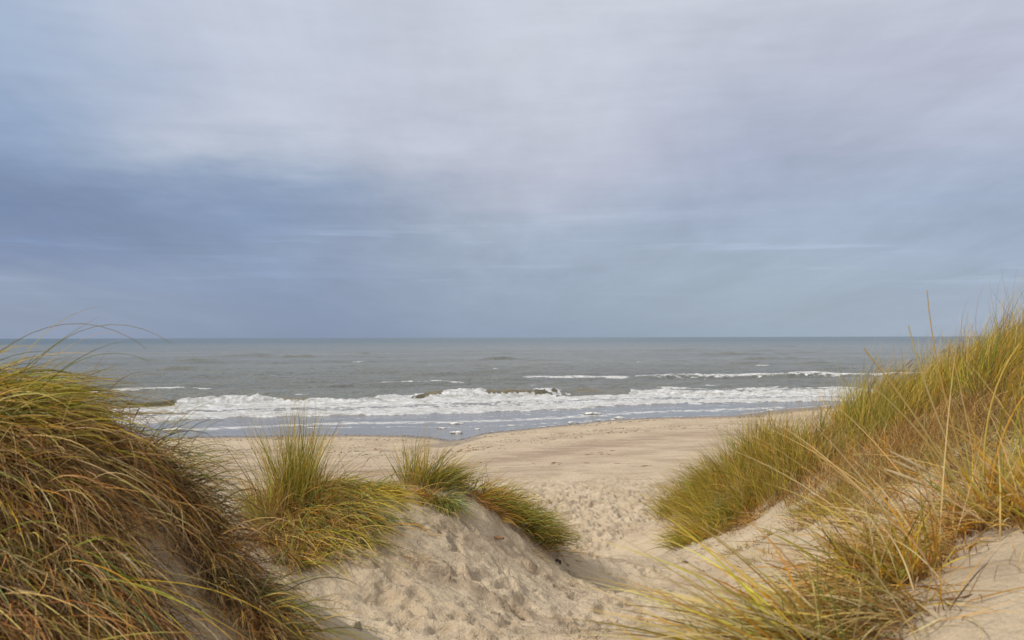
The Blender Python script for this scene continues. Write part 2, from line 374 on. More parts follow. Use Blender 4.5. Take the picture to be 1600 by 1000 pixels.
# thinner, lacy foam in the middle of the surf band
rel = np.clip(di/np.maximum(yb-inner(SX), 1), 0, 1)
lace = np.exp(-((rel-.50)/.16)**2)
F = band*(.95-.42*lace+.16*nf+.12*fbm(SX*.25, SY*.5, 3, 51))
crestb = 1-sst(np.abs(db-.15), .8, 1.4)
ochre = crestb*np.clip(bump(U,655,690,6)+bump(U,760,860,8)*.9+bump(U,130,275,8)+bump(U,430,480,10)*.6+bump(U,900,935,10)*.7,0,1)*np.where(db>-.7,1,0)
ochre *= sst(perlin(SX*.5, SX*0+3, 5), -.85, -.3)*(1-bump(U,640,664,8))*(1-bump(U,832,862,8))
F = F*(1-.95*ochre)
F = np.maximum(F, (.70+.2*nf)*bump(U,985,1900,60)*np.exp(-((db-1.5)/2.2)**2))
def fl(d, wd, u0, u1, a=.9, s=20): return a*bump(U,u0,u1,s)*np.exp(-(np.abs(d+.25*nf)/wd)**2.0)
F = np.maximum(F, fl(d2-1.2, 2.2, 1080, 1620, 1.0)); F = np.maximum(F, fl(d2-3, 6.0, 1010, 1140, .62)); F = np.maximum(F, fl(d2-6, 7, 985,1060,.75))
F = np.maximum(F, fl(d3-.6, 1.6, 590, 730, 1.0)); F = np.maximum(F, fl(d7-1.2, 1.6, 120, 330, .9))
F = np.maximum(F, fl(d7-6.5, 2.2, 200, 330, .55))
for pts_, wd, u0, u1, a in (
    ([(800,592),(860,589),(920,590),(985,592)], 4.5, 815, 985, .78),
    ([(780,604),(860,603)], 1.2, 790, 850, .6), ([(1000,609),(1350,606)], 2.2, 1020, 1350, .8),
    ([(250,672),(330,670),(420,666),(480,663),(560,661),(700,660),(800,656),(900,652),(1000,644),(1100,641),(1240,636)], 1.35, 255, 1240, .70),
    ([(440,669),(520,668),(640,667),(720,668),(800,664),(900,659),(1000,650)], .55, 470, 980, .58),
    ([(420,655),(700,652.5),(900,645),(1100,634)], .9, 420, 1150, .45),
    ([(850,652),(950,646),(1050,642),(1150,643)], 1.5, 870, 1150, .55)):
    d = SY-L(pts_)(SX); F = np.maximum(F, fl(d+.5*nf, wd, u0, u1, a))
edge = SY-shore(SX)
F = np.maximum(F, .62*np.exp(-((edge-.35)/.35)**2)*sst(U, 560, 900))
for (u_, v_, w_, d_, a_) in ((770,577,26,3,.8),(672,571,14,3,.55),(350,531,5,60,.9),(560,566,20,4,.5),(905,601,30,1.6,.6),(1190,572,22,4,.55),(1000,566,16,4,.5),(520,606,30,1.6,.42),(470,618,26,1.0,.5),(1120,602,40,1.2,.6),(430,588,16,2,.5),(1320,577,26,2.4,.5),(870,572,12,3,.5),(300,600,22,1.6,.55)):
    x_, y_ = on_level(u_, v_); F = np.maximum(F, a_*np.exp(-((SX-x_)/(w_*y_/FPX))**2-((SY-y_-.3*(SX-x_)+.4*nf)/d_)**2))
F = np.where((SY > 420) & (F < .85), 0, F)
# turbulent relief of the white water
rough = np.clip(band*1.3*(.35+np.exp(-((db+.1)/1.8)**2)*(roller)+.55*np.exp(-((di-1.8)/1.8)**2)), 0, 1.5)*(1-.8*ochre)
ridge = 1-np.abs(fbm(SX*.9, SY*1.3, 3, 41))
SZ = SZ+rough*(.10*(ridge-.75)+.055*fbm(SX*3.2, SY*3.2, 2, 43))
SZ = SZ+.10*np.exp(-((di-.9)/.6)**2)*band
calm = 1-off
m_sea, T = newmat('sea_water')
pos = T.n('ShaderNodeNewGeometry').outputs['Position']
foam = T.n('ShaderNodeAttribute', attribute_name='foam').outputs['Fac']
thin = T.n('ShaderNodeAttribute', attribute_name='thin').outputs['Fac']
calmA = T.n('ShaderNodeAttribute', attribute_name='calm').outputs['Fac']
rot = T.n('ShaderNodeMapping', inp={'Vector': pos, 'Rotation': (0, 0, -.32), 'Scale': (1, 1, 1)}).outputs[0]
sy = T.n('ShaderNodeSeparateXYZ', inp={0: pos}).outputs[1]
a1 = T.noise(T.scale(rot, (.35, 1.1, 1)), 1.6, 5, .62).outputs[0]
a2 = T.noise(T.scale(rot, (.05, .16, 1)), 1.0, 5, .6).outputs[0]
a3 = T.noise(T.scale(rot, (.004, .02, 1)), 1.0, 4, .6).outputs[0]
fade = T.ss(sy, 100, 1200, .8, .5)
hgt = T.math('ADD', T.math('MULTIPLY', a1, T.math('MULTIPLY', T.ss(sy, 80, 350, 1.6, .8), 1.0)), T.math('MULTIPLY', a2, 3.6))
bstr = T.math('MULTIPLY', T.n('ShaderNodeMapRange', inp={0: calmA, 3: 1.0, 4: .10}).outputs[0], fade)
bp = T.n('ShaderNodeBump', inp={'Strength': bstr, 'Distance': .8, 'Height': hgt}).outputs[0]
murk = T.mix(T.ss(sy, 120, 1500), (.19,.195,.172), (.034,.072,.072))
murk = T.mix(T.math('MULTIPLY', thin, .9), murk, (.24,.17,.05))
murk = T.mix(T.math('MULTIPLY', T.ss(a3, .35, .65), .35), murk, (.05,.06,.06))
murk = T.mix(calmA, murk, (.185,.175,.16))
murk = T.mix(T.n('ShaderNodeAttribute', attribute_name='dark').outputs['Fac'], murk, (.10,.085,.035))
water = T.n('ShaderNodeBsdfPrincipled', inp={'Base Color': murk, 'Roughness': T.n('ShaderNodeMapRange', inp={0: calmA, 3: .22, 4: .12}).outputs[0], 'IOR': 1.33, 'Normal': bp})
f1 = T.noise(T.scale(rot, (.5, 1.0, 1)), 2.0, 7, .74, .6).outputs[0]
f2 = T.n('ShaderNodeTexVoronoi', feature='DISTANCE_TO_EDGE', inp={'Vector': T.n('ShaderNodeVectorMath', operation='ADD', inp={0: T.scale(rot, (.6,1,1)), 1: T.noise(pos, 1.1, 3).outputs[1]}).outputs[0], 'Scale': 1.3}).outputs['Distance']
th = T.math('SUBTRACT', T.math('ADD', foam, T.math('MULTIPLY', T.math('SUBTRACT', f1, .5), 1.45)), T.math('MULTIPLY', T.ss(f2, .02, .28), .22))
ff = T.ss(th, .40, .56)
fc = T.mix(T.ss(f1, .35, .62), (.44,.43,.39), (.84,.84,.84))
fb = T.n('ShaderNodeBump', inp={'Strength': 1.0, 'Distance': .5, 'Height': f1}).outputs[0]
fo = T.n('ShaderNodeBsdfPrincipled', inp={'Base Color': fc, 'Roughness': .8, 'Normal': fb, 'Specular IOR Level': .2})
mixs = T.n('ShaderNodeMixShader', inp={0: ff, 1: water.outputs[0], 2: fo.outputs[0]})
out(T, mixs.outputs[0])
obj('sea', grid_mesh('sea', SX, SY, SZ, {'foam': F, 'thin': ochre, 'calm': calm, 'dark': notch*frontf}), m_sea, kind='structure')
# sheltering sample of the sea height for things that float on it
del SX, SY, SZ, F

# ------------------------------------------------------------------ grass
m_leaf, T = newmat('marram_leaf')
tint = T.n('ShaderNodeAttribute', attribute_name='tint').outputs['Color']
pr = T.n('ShaderNodeBsdfPrincipled', inp={'Base Color': tint, 'Roughness': .55, 'Specular IOR Level': .10})
tr = T.n('ShaderNodeBsdfTranslucent', inp={0: tint})
out(T, T.n('ShaderNodeMixShader', inp={0: .18, 1: pr.outputs[0], 2: tr.outputs[0]}).outputs[0])

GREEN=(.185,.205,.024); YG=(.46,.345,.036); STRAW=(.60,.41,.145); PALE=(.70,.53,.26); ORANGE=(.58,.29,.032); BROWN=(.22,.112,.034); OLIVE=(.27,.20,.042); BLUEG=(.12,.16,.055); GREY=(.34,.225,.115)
PATCHY = []
def nrm(v): return v/np.maximum(np.linalg.norm(v, axis=-1, keepdims=True), 1e-9)
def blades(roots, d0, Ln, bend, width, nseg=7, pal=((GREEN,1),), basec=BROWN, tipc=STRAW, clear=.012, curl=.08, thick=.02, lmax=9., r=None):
    r = r or rng
    n = len(roots); w = np.array([p[1] for p in pal], float); w /= w.sum()
    ci = r.choice(len(pal), n, p=w); pc = np.array([p[0] for p in pal])[ci]
    pc = pc*np.exp(r.normal(0, .42, (n,1)))*r.uniform(.9,1.1,(n,3))
    px_ = perlin(roots[:,0]*1.6, roots[:,1]*1.6, 61)[:,None]; pz_ = perlin(roots[:,0]*4, roots[:,1]*4, 67)[:,None]
    if any(pal is q for q in PATCHY):                     # greener and drier stretches
        gm = sst(perlin(roots[:,0]*1.1, roots[:,1]*1.1, 87)[:,None], -.1, .55)*.6; pc = pc*(1-gm)+np.array(GREEN)*np.exp(r.normal(0,.25,(n,1)))*gm
    pc = pc*(1+.35*px_+.25*pz_)*np.concatenate([1+.28*pz_, 1+0*pz_, 1-.1*pz_], 1); pc = np.maximum(pc, .01)/np.maximum(1, pc.max(1, keepdims=True)/.62)
    Ln = Ln*np.clip(1+.38*perlin(roots[:,0]*.9, roots[:,1]*.9, 71)+.22*perlin(roots[:,0]*2.6, roots[:,1]*2.6, 73), .5, 1.6)
    Ln = np.minimum(Ln, lmax); d = nrm(d0); p = roots.copy()
    p[:,2] -= .02
    cur = r.normal(size=(n,3))*curl
    P_ = [p.copy()]; off_ = clear+thick*r.random(n)**1.3
    for k in range(nseg):
        d = nrm(d+(bend+cur)*((k+.6)/nseg)*(1.6/nseg*2))
        p = p+d*(Ln/nseg)[:,None]
        g = H(p[:,0], p[:,1])+clear+(off_-clear)*min(1, (k+1)/2.5)
        lowm = p[:,2] < g
        p[:,2] = np.where(lowm, g, p[:,2]); P_.append(p.copy())
    P_ = np.stack(P_, 1)                                       # n, nseg+1, 3
    tan = nrm(np.gradient(P_, axis=1))
    side = nrm(np.cross(tan, nrm(r.normal(size=(n,1,3)))))
    t = np.linspace(0, 1, nseg+1)
    prof = np.minimum(1, .55+t*2)*(1-t**2.2)+.06
    wd = (width[:,None]*prof[None,:]*.5)[...,None]
    V = np.stack([P_-side*wd, P_+side*wd], 2).reshape(-1,3)    # n*(nseg+1)*2
    base = (np.arange(n)*(nseg+1)*2)[:,None]+(np.arange(nseg)*2)[None,:]
    F_ = np.stack([base, base+1, base+3, base+2], -1).reshape(-1,4)
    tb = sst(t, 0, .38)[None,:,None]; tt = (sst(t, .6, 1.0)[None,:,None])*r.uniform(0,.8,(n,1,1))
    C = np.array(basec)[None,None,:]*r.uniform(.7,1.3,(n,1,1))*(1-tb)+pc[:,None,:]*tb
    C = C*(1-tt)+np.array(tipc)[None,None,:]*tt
    C = np.repeat(C, 2, axis=1).reshape(-1,3)
    return V, F_, C, P_
def to_mesh(name, parts):
    V = np.concatenate([p[0] for p in parts]); C = np.concatenate([p[2] for p in parts])
    o = 0; Fs = []
    for p in parts: Fs.append(p[1]+o); o += len(p[0])
    q = np.concatenate(Fs).astype(np.int32); k = q.shape[1]
    me = bpy.data.meshes.new(name)
    me.vertices.add(len(V)); me.vertices.foreach_set('co', V.astype(np.float32).ravel())
    me.loops.add(q.size); me.loops.foreach_set('vertex_index', q.ravel())
    me.polygons.add(len(q)); me.polygons.foreach_set('loop_start', np.arange(len(q), dtype=np.int32)*k)
    me.polygons.foreach_set('loop_total', np.full(len(q), k, np.int32))
    me.update(calc_edges=True)
    a = me.color_attributes.new('tint', 'FLOAT_COLOR', 'POINT')
    a.data.foreach_set('color', np.concatenate([C, np.ones((len(C),1))], 1).astype(np.float32).ravel())
    me.materials.append(m_leaf)
    return me
def in_poly(u, v, poly):
    inside = np.zeros(len(u), bool); n = len(poly)
    for i in range(n):
        x0, y0 = poly[i]; x1, y1 = poly[(i+1) % n]
        c_ = ((y0 > v) != (y1 > v)) & (u < (x1-x0)*(v-y0)/(y1-y0+1e-12)+x0)
        inside ^= c_
    return inside
lean = [0, 1]
def spots(n, poly, d0, d1, clump=0.0, csize=.12, r=None, per=30):
    """n root spots on the sand whose bearing and height fall in the surveyed outline, between two distances"""
    r = r or rng
    us = np.array([p[0] for p in poly]); 
    x0 = min((us.min()-800)/FPX*d0, (us.min()-800)/FPX*d1); x1 = max((us.max()-800)/FPX*d0, (us.max()-800)/FPX*d1)
    xs = r.uniform(x0, x1, 60000); ys = r.uniform(d0, d1, 60000)
    u, v = proj(xs, ys, H(xs, ys)); ok = in_poly(u, v, poly)
    if clump > 0:
        ok &= (perlin(xs/clump, ys/clump, 77) > -.12)
    xs, ys = xs[ok], ys[ok]
    if len(xs) == 0: raise RuntimeError('no spots '+str(poly[:2]))
    if csize:
        m = max(6, n//per); c = r.choice(len(xs), m); k = r.choice(m, n)
        ox = r.normal(size=n)*csize*.45; oy = r.normal(size=n)*csize*.45; X_ = xs[c][k]+ox; Y_ = ys[c][k]+oy
        lean[0] = np.stack([ox, oy, 0*ox], -1)/(csize*.45)*.16+(r.normal(size=(m,3))*[.13,.13,.04])[k]
        lean[1] = np.clip(np.exp(r.normal(0,.32,m)), .5, 1.5)[k]
    else:
        lean[0] = 0; lean[1] = 1
        k = r.choice(len(xs), n); X_, Y_ = xs[k], ys[k]
    return np.stack([X_, Y_, H(X_, Y_)], -1)
def dirs(n, mean, spread, r=None):
    r = r or rng
    return nrm(np.array(mean)[None,:]+r.normal(size=(n,3))*np.array(spread)[None,:])
def tube(path, rad, nside=6, colr=STRAW):
    path = np.array(path); n = len(path); rad = np.broadcast_to(rad, n)
    tan = nrm(np.gradient(path, axis=0)); a = nrm(np.cross(tan, [.3,.9,.2])); b = np.cross(tan, a)
    th = np.arange(nside)*2*PI/nside
    V = (path[:,None,:]+rad[:,None,None]*(np.cos(th)[None,:,None]*a[:,None,:]+np.sin(th)[None,:,None]*b[:,None,:])).reshape(-1,3)
    F_ = [(i*nside+j, i*nside+(j+1)%nside, (i+1)*nside+(j+1)%nside, (i+1)*nside+j) for i in range(n-1) for j in range(nside)]
    return V, np.array(F_), np.tile(np.array(colr), (len(V),1))
def stem_and_head(root, d0, L, bend, parent, r, thick=.0022, hl=.13, hr=.006, colh=(.36,.24,.11), cols_=STRAW, head=True):
    p = np.array(root, float); d = nrm(np.array(d0, float)); pth = [p.copy()-[0,0,.02]]; n = 12
    for k in range(n):
        d = nrm(d+np.array(bend)*(k+.5)/n*.28); p = p+d*L/n
        pth.append(p.copy())
    pth = np.array(pth)
    me = to_mesh('flower_stem', [tube(pth, np.linspace(thick, thick*.5, len(pth)), 5, cols_)])
    o = bpy.data.objects.new('flower_stem', me); col.objects.link(o); o.parent = parent
    if not head: return
    hp = [pth[-1]-d*.01]; m = 7
    dd = d.copy()
    for k in range(m): dd = nrm(dd+np.array(bend)*.05); hp.append(hp[-1]+dd*hl/m)
    hp = np.array(hp); rr = hr*np.array([.3,.8,1,1,.95,.8,.55,.15])
    parts = [tube(hp, rr, 6, colh)]
    # spikelets
    ns = 46; k = r.uniform(.05, .97, ns)*m; i = k.astype(int); b = hp[i]+(hp[np.minimum(i+1,m)]-hp[i])*(k-i)[:,None]
    sd_ = nrm(r.normal(size=(ns,3))+dd*2.2); wv = nrm(np.cross(sd_, r.normal(size=(ns,3))))*.0016
    tip = b+sd_*r.uniform(.010,.018,(ns,1))*(hr/.006)
    V = np.stack([b-wv, b+wv, tip+wv*.3, tip-wv*.3], 1).reshape(-1,3); F_ = np.arange(ns*4).reshape(-1,4)
    parts.append((V, F_, np.tile(np.array(colh)*1.15, (len(V),1))))
    me = to_mesh('seed_head', parts)
    o = bpy.data.objects.new('seed_head', me); col.objects.link(o); o.parent = parent

def thing(name, label, cat, loc, group=None):
    o = bpy.data.objects.new(name, None); col.objects.link(o); o.empty_display_size = .1
    o.location = loc; o['label'] = label; o['category'] = cat
    if group: o['group'] = group
    return o
def attach(name, parts, root):
    """mesh built in world coordinates, hung under a thing whose base is at root.location"""
    loc = np.array(root.location)
    parts = [(p[0]-loc, p[1], p[2]) for p in parts]
    me = to_mesh(name, parts)
    o = bpy.data.objects.new(name, me); col.objects.link(o); o.parent = root
    return o
def fix_children(root):
    pass
seedc = [100]
def tussock(label, layers, stems=(), cat='grass tussock', group='marram grass tussocks on the dunes', name='grass_tussock'):
    """layers: dicts of poly, d, n, dir, spread, len, bend, w, pal, part"""
    seedc[0] += 1; r = np.random.default_rng(seedc[0])
    byp = {}; allr = []
    for l in layers:
        R_ = spots(l['n'], l['poly'], l['d'][0], l['d'][1], l.get('clump', 0), l.get('cs', .10), r); allr.append(R_)
        n = len(R_); ln = r.uniform(*l['len'], n)*r.uniform(.55, 1.0, n)*lean[1]; lean_ = lean[0]
        bend = np.array(l['bend'])[None,:]*r.uniform(.5, 1.4, (n,1))
        d0 = dirs(n, l['dir'], l['spread'], r)
        d0 = nrm(d0+lean_)
        if l.get('radial'):
            c = R_.mean(0); rad = nrm((R_-c)*[1,1,0]+1e-6); d0 = nrm(d0+rad*l['radial']); bend = bend+rad*l['radial']*.5
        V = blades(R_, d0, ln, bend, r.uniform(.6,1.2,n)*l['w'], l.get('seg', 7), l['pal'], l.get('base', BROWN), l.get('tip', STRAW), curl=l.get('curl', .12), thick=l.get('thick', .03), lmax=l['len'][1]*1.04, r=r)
        byp.setdefault(l['part'], []).append(V)
    ar = np.concatenate(allr); loc = ar.mean(0); loc[2] = float(H(loc[0], loc[1]))
    root = thing(name, label, cat, loc, group)
    for k, v in byp.items(): attach(k, v, root)
    for s in stems:
        d = s['root']; q = np.array(d, float)
        stem_and_head(q-loc, s['dir'], s['len'], s['bend'], root, r, s.get('thick', .0022), s.get('hl', .13), s.get('hr', .006), s.get('col', (.36,.24,.11)), s.get('scol', STRAW), s.get('head', True))
    return root
def G(u, v, d):
    q = P(u, v, d); return (q[0], q[1], float(H(q[0], q[1])))
exec_later = None
GREENPAL = ((GREEN,3),(YG,2.2),(OLIVE,2),(STRAW,1.2),(BLUEG,1.2),(ORANGE,.5))
DRYPAL = ((BROWN,3),(STRAW,2),(GREY,2.2),(ORANGE,1),(OLIVE,1.5),(PALE,.6))
#GRASS
LG = 'marram grass on the left dune'; MG = 'marram grass tussocks on the middle mound'; RG = 'marram grass on the right dune'; FG = 'marram grass on the near right bank'
DKB = (.10,.06,.028)  # dead-sheath brown, darkened further to paint contact shade at the blade feet
DRYD = ((BROWN,4.4),(GREY,2.0),(STRAW,1.5),(ORANGE,1.2),(OLIVE,1.2),(PALE,.5),(GREEN,.25))
DRYL = ((DKB,2.4),(BROWN,4.2),(GREY,1.9),(STRAW,1.3),(ORANGE,.4),(OLIVE,.8),(PALE,.35))  # left dune's withered browns, darkened so its face looks shaded
LUSH = ((GREEN,2.6),(YG,3.4),(OLIVE,1.2),(STRAW,1.2),(ORANGE,1.1))
PATCHY += [LUSH]
BRIGHT = (.75,.58,.20)
GOLD = ((BRIGHT,1.5),(YG,3),(ORANGE,2.6),(STRAW,2),(PALE,1.6),(GREEN,.8))
# ---- left dune
tussock('green and golden grass arching to the right from the top of the dark left dune', [
  dict(part='green_leaves', poly=[(-260,640),(-40,600),(40,620),(80,660),(60,710),(-260,710)], d=(3.5,5.2), n=1400, dir=(.9,-.05,.27), spread=(.25,.3,.15), len=(.3,.62), bend=(.2,-.05,-.5), w=.0055, seg=9, pal=LUSH, cs=.16, base=(.22,.15,.05)),
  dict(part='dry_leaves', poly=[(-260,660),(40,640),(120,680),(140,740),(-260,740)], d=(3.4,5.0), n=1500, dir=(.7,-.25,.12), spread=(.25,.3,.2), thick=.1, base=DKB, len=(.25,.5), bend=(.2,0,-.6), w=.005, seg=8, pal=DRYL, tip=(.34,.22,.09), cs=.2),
 ], stems=[dict(root=G(40,640,4.3), dir=(.75,0,.8), len=.62, bend=(.4,0,-.75), thick=.0018, head=False, scol=GREEN),
           dict(root=G(10,640,4.3), dir=(.7,0,.9), len=.85, bend=(.5,0,-.95), thick=.002, head=False, scol=(.3,.24,.08)),
           dict(root=G(-60,640,4.3), dir=(.8,0,.75), len=.9, bend=(.45,0,-.9), thick=.002, head=False, scol=OLIVE),
           dict(root=G(-170,640,4.3), dir=(.8,0,1.0), len=.60, bend=(.3,0,-.3), thick=.0014, head=False, scol=STRAW)], group=LG)
tussock('thick mat of long brown withered grass hanging down the face of the left dune', [
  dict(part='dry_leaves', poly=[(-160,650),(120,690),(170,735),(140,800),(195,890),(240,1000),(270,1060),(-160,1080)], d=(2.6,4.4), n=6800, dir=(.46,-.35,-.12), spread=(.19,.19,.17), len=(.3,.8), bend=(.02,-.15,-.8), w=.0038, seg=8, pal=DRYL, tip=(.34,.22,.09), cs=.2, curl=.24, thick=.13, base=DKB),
  dict(part='green_leaves', poly=[(-160,680),(120,720),(150,800),(200,940),(-160,1000)], d=(2.6,4.4), n=150, dir=(.5,-.3,.05), spread=(.14,.17,.1), len=(.5,.95), bend=(.04,-.2,-.6), thick=.14, w=.0045, seg=9, pal=((GREEN,2),(YG,2),(BLUEG,2),(ORANGE,.7)), cs=.1),
 ], stems=[dict(root=G(60,790,3.6), dir=(.6,-.1,.1), len=.35, bend=(.1,-.1,-.5), thick=.002, hl=.13, hr=.006, col=(.5,.38,.22))], group=LG)
tussock('drooping brown clump on the left dune shoulder, spilling over the bare sand strip', [
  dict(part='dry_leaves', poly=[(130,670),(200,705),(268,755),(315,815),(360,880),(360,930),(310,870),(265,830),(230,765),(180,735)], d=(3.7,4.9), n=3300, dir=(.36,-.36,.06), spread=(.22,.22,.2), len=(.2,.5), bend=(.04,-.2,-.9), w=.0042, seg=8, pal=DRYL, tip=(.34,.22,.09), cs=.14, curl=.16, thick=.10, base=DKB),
  dict(part='green_leaves', poly=[(180,690),(270,755),(320,820),(360,880),(280,820)], d=(3.8,4.9), n=220, dir=(.6,-.1,.4), spread=(.3,.3,.2), len=(.28,.5), bend=(.2,0,-.9), w=.0035, seg=9, pal=((BLUEG,2),(OLIVE,3),(GREEN,1.5)), cs=.1),
 ], stems=[dict(root=G(270,735,4.4), dir=(.8,0,.35), len=.36, bend=(.4,0,-.75), thick=.0014, hl=.07, hr=.005, col=(.22,.13,.05), scol=OLIVE),
           dict(root=G(195,710,4.4), dir=(.12,0,1), len=.20, bend=(.2,0,0), thick=.002, hl=.05, hr=.003, col=(.2,.09,.04), scol=(.2,.09,.04)),
           dict(root=G(200,712,4.4), dir=(.4,0,1), len=.14, bend=(.1,0,0), thick=.002, hl=.04, hr=.003, col=(.2,.09,.04), scol=(.2,.09,.04))], group=LG)
tussock('dark straggling grass at the lower end of the left dune, below the bare strip', [
  dict(part='dry_leaves', poly=[(320,840),(370,880),(420,960),(450,1010),(410,1000),(350,950),(290,880)], d=(3.6,4.6), n=1200, dir=(.42,-.38,.08), spread=(.2,.22,.16), len=(.2,.42), thick=.08, base=DKB, bend=(.1,-.3,-.7), w=.004, seg=8, pal=DRYL, tip=(.34,.22,.09), cs=.1),
  dict(part='green_leaves', poly=[(350,880),(420,930),(460,1000),(400,990)], d=(3.6,4.6), n=200, dir=(.6,-.2,.3), spread=(.25,.3,.2), len=(.3,.55), bend=(.25,-.1,-.7), w=.004, seg=8, pal=((BLUEG,2),(OLIVE,3),(GREEN,1.5)), cs=.08),
 ], group=LG)
# ---- middle mound
tussock('tall upright tussock with a golden seed spike, leftmost on the middle mound', [
  dict(part='green_leaves', poly=[(442,780),(480,776),(482,806),(444,812)], d=(7.9,9.0), n=760, dir=(.0,0,1), spread=(.08,.15,.08), len=(.45,.93), bend=(.02,0,-.05), w=.0055, seg=6, pal=LUSH, cs=.1, base=(.30,.18,.06), radial=.12),
  dict(part='green_leaves', poly=[(395,810),(425,800),(430,840),(400,840)], d=(7.6,8.8), n=260, dir=(-.3,0,1), spread=(.2,.2,.1), len=(.25,.5), bend=(-.2,0,-.1), w=.005, seg=6, pal=LUSH, cs=.08),
  dict(part='dry_leaves', poly=[(400,790),(500,780),(510,830),(420,850)], d=(7.6,9.0), n=1100, dir=(.05,-.1,.8), spread=(.45,.4,.3), len=(.25,.6), bend=(.2,-.1,-.5), w=.005, seg=6, pal=((ORANGE,2),(BROWN,2),(STRAW,2),(OLIVE,1)), cs=.12),
 ], stems=[dict(root=G(462,775,8.6), dir=(-.01,0,1), len=.66, bend=(0,0,0), thick=.003, hl=.12, hr=.0035, col=(.5,.33,.13), scol=(.40,.28,.12))], group=MG)
tussock('wide mop of green and straw grass combed down to the right over the mound sand', [
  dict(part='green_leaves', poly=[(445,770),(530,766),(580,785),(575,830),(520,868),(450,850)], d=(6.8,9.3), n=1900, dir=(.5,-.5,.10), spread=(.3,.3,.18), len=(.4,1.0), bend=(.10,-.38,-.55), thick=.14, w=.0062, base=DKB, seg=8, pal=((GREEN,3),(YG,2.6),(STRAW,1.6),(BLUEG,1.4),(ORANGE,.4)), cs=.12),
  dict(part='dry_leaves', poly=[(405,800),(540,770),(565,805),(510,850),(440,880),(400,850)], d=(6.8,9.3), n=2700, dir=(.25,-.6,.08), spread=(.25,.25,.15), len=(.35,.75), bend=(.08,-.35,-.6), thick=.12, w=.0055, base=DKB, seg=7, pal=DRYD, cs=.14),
  dict(part='green_leaves', poly=[(530,768),(610,772),(610,785),(540,785)], d=(8.5,9.6), n=330, dir=(.8,-.2,.12), spread=(.2,.25,.1), len=(.35,.65), bend=(.25,-.1,-.6), w=.005, seg=8, pal=LUSH, cs=.1),
 ], group=MG)
tussock('small green tuft trailing down the sand at the foot of the tall leftmost tussock', [
  dict(part='green_leaves', poly=[(455,860),(485,860),(488,890),(460,890)], d=(6.5,7.9), n=300, dir=(.1,-.3,.5), spread=(.3,.3,.2), len=(.18,.36), bend=(.1,-.1,-.9), w=.005, seg=7, pal=LUSH, cs=.07),
 ], group=MG)
tussock('thin brown sprigs standing alone between the two upright tussocks', [
  dict(part='dry_leaves', poly=[(505,768),(575,762),(575,775),(505,778)], d=(8.8,9.6), n=34, dir=(.15,0,1), spread=(.5,.2,.1), len=(.15,.36), bend=(.15,0,-.1), w=.006, seg=6, pal=((BROWN,2),(OLIVE,2),(ORANGE,1)), cs=.12),
 ], stems=[dict(root=G(549,768,9.2), dir=(-.35,0,1), len=.34, bend=(0,0,-.05), thick=.0025, head=False, scol=OLIVE), dict(root=G(549,768,9.2), dir=(.45,0,1), len=.30, bend=(.1,0,-.1), thick=.0022, hl=.05, hr=.003, col=BROWN, scol=BROWN)], group=MG)
tussock('upright green tuft with an orange base on the crest of the middle mound', [
  dict(part='green_leaves', poly=[(628,752),(672,748),(672,768),(628,768)], d=(8.8,9.8), n=360, dir=(.0,0,1), spread=(.24,.2,.08), len=(.3,.6), bend=(.15,0,-.12), w=.005, seg=6, pal=LUSH, cs=.08, base=(.42,.24,.07), radial=.15),
 ], group=MG)
tussock('windswept tuft leaning right beside the upright tuft on the mound crest', [
  dict(part='green_leaves', poly=[(655,750),(715,748),(722,765),(655,765)], d=(8.9,9.9), n=620, dir=(.65,0,.65), spread=(.28,.25,.15), len=(.28,.58), bend=(.3,0,-.3), w=.005, seg=7, pal=((GREEN,3),(OLIVE,2),(YG,1.6),(BLUEG,1.5),(BROWN,.6)), cs=.1, base=(.3,.17,.06)),
  dict(part='dry_leaves', poly=[(590,765),(640,765),(635,785),(600,785)], d=(8.6,9.6), n=130, dir=(0,-.1,.6), spread=(.5,.4,.2), len=(.1,.2), bend=(0,0,-.5), w=.006, seg=6, pal=((ORANGE,3),(BROWN,2)), cs=.07),
 ], stems=[dict(root=G(738,768,9.7), dir=(.45,0,1), len=.05, bend=(0,0,0), thick=.003, hl=.09, hr=.006, col=(.4,.22,.08)), dict(root=G(700,764,9.5), dir=(.6,0,.7), len=.10, bend=(0,0,0), thick=.003, hl=.1, hr=.006, col=(.45,.27,.1))], group=MG)
tussock('little low yellow-green tuft lying flat between the combed mop and the crest tuft', [
  dict(part='green_leaves', poly=[(575,762),(620,758),(620,772),(580,775)], d=(8.9,9.7), n=260, dir=(.2,-.1,.4), spread=(.5,.4,.15), len=(.14,.28), bend=(.1,0,-.7), w=.005, seg=7, pal=((YG,3),(GREEN,2),(STRAW,1)), cs=.08),
 ], group=MG)
tussock('long dark green cascade of grass down the right shoulder of the middle mound', [
  dict(part='green_leaves', poly=[(740,772),(775,778),(815,805),(845,830),(850,850),(815,835),(780,808),(745,785)], d=(9.0,10.8), n=1700, dir=(.6,-.15,.5), spread=(.28,.3,.18), len=(.25,.50), bend=(.3,-.15,-.65), w=.0062, seg=8, pal=((GREEN,3.4),(OLIVE,2.5),(YG,1.5),(BLUEG,1.4),(BROWN,.8),(STRAW,.5)), cs=.12),
  dict(part='dry_leaves', poly=[(720,768),(770,775),(790,810),(760,800)], d=(9.2,10.2), n=420, dir=(.55,-.2,.3), spread=(.35,.3,.2), len=(.15,.36), bend=(.2,-.1,-.6), w=.006, seg=7, pal=((ORANGE,3),(BROWN,2.4),(STRAW,1.4)), cs=.08),
 ], group=MG)
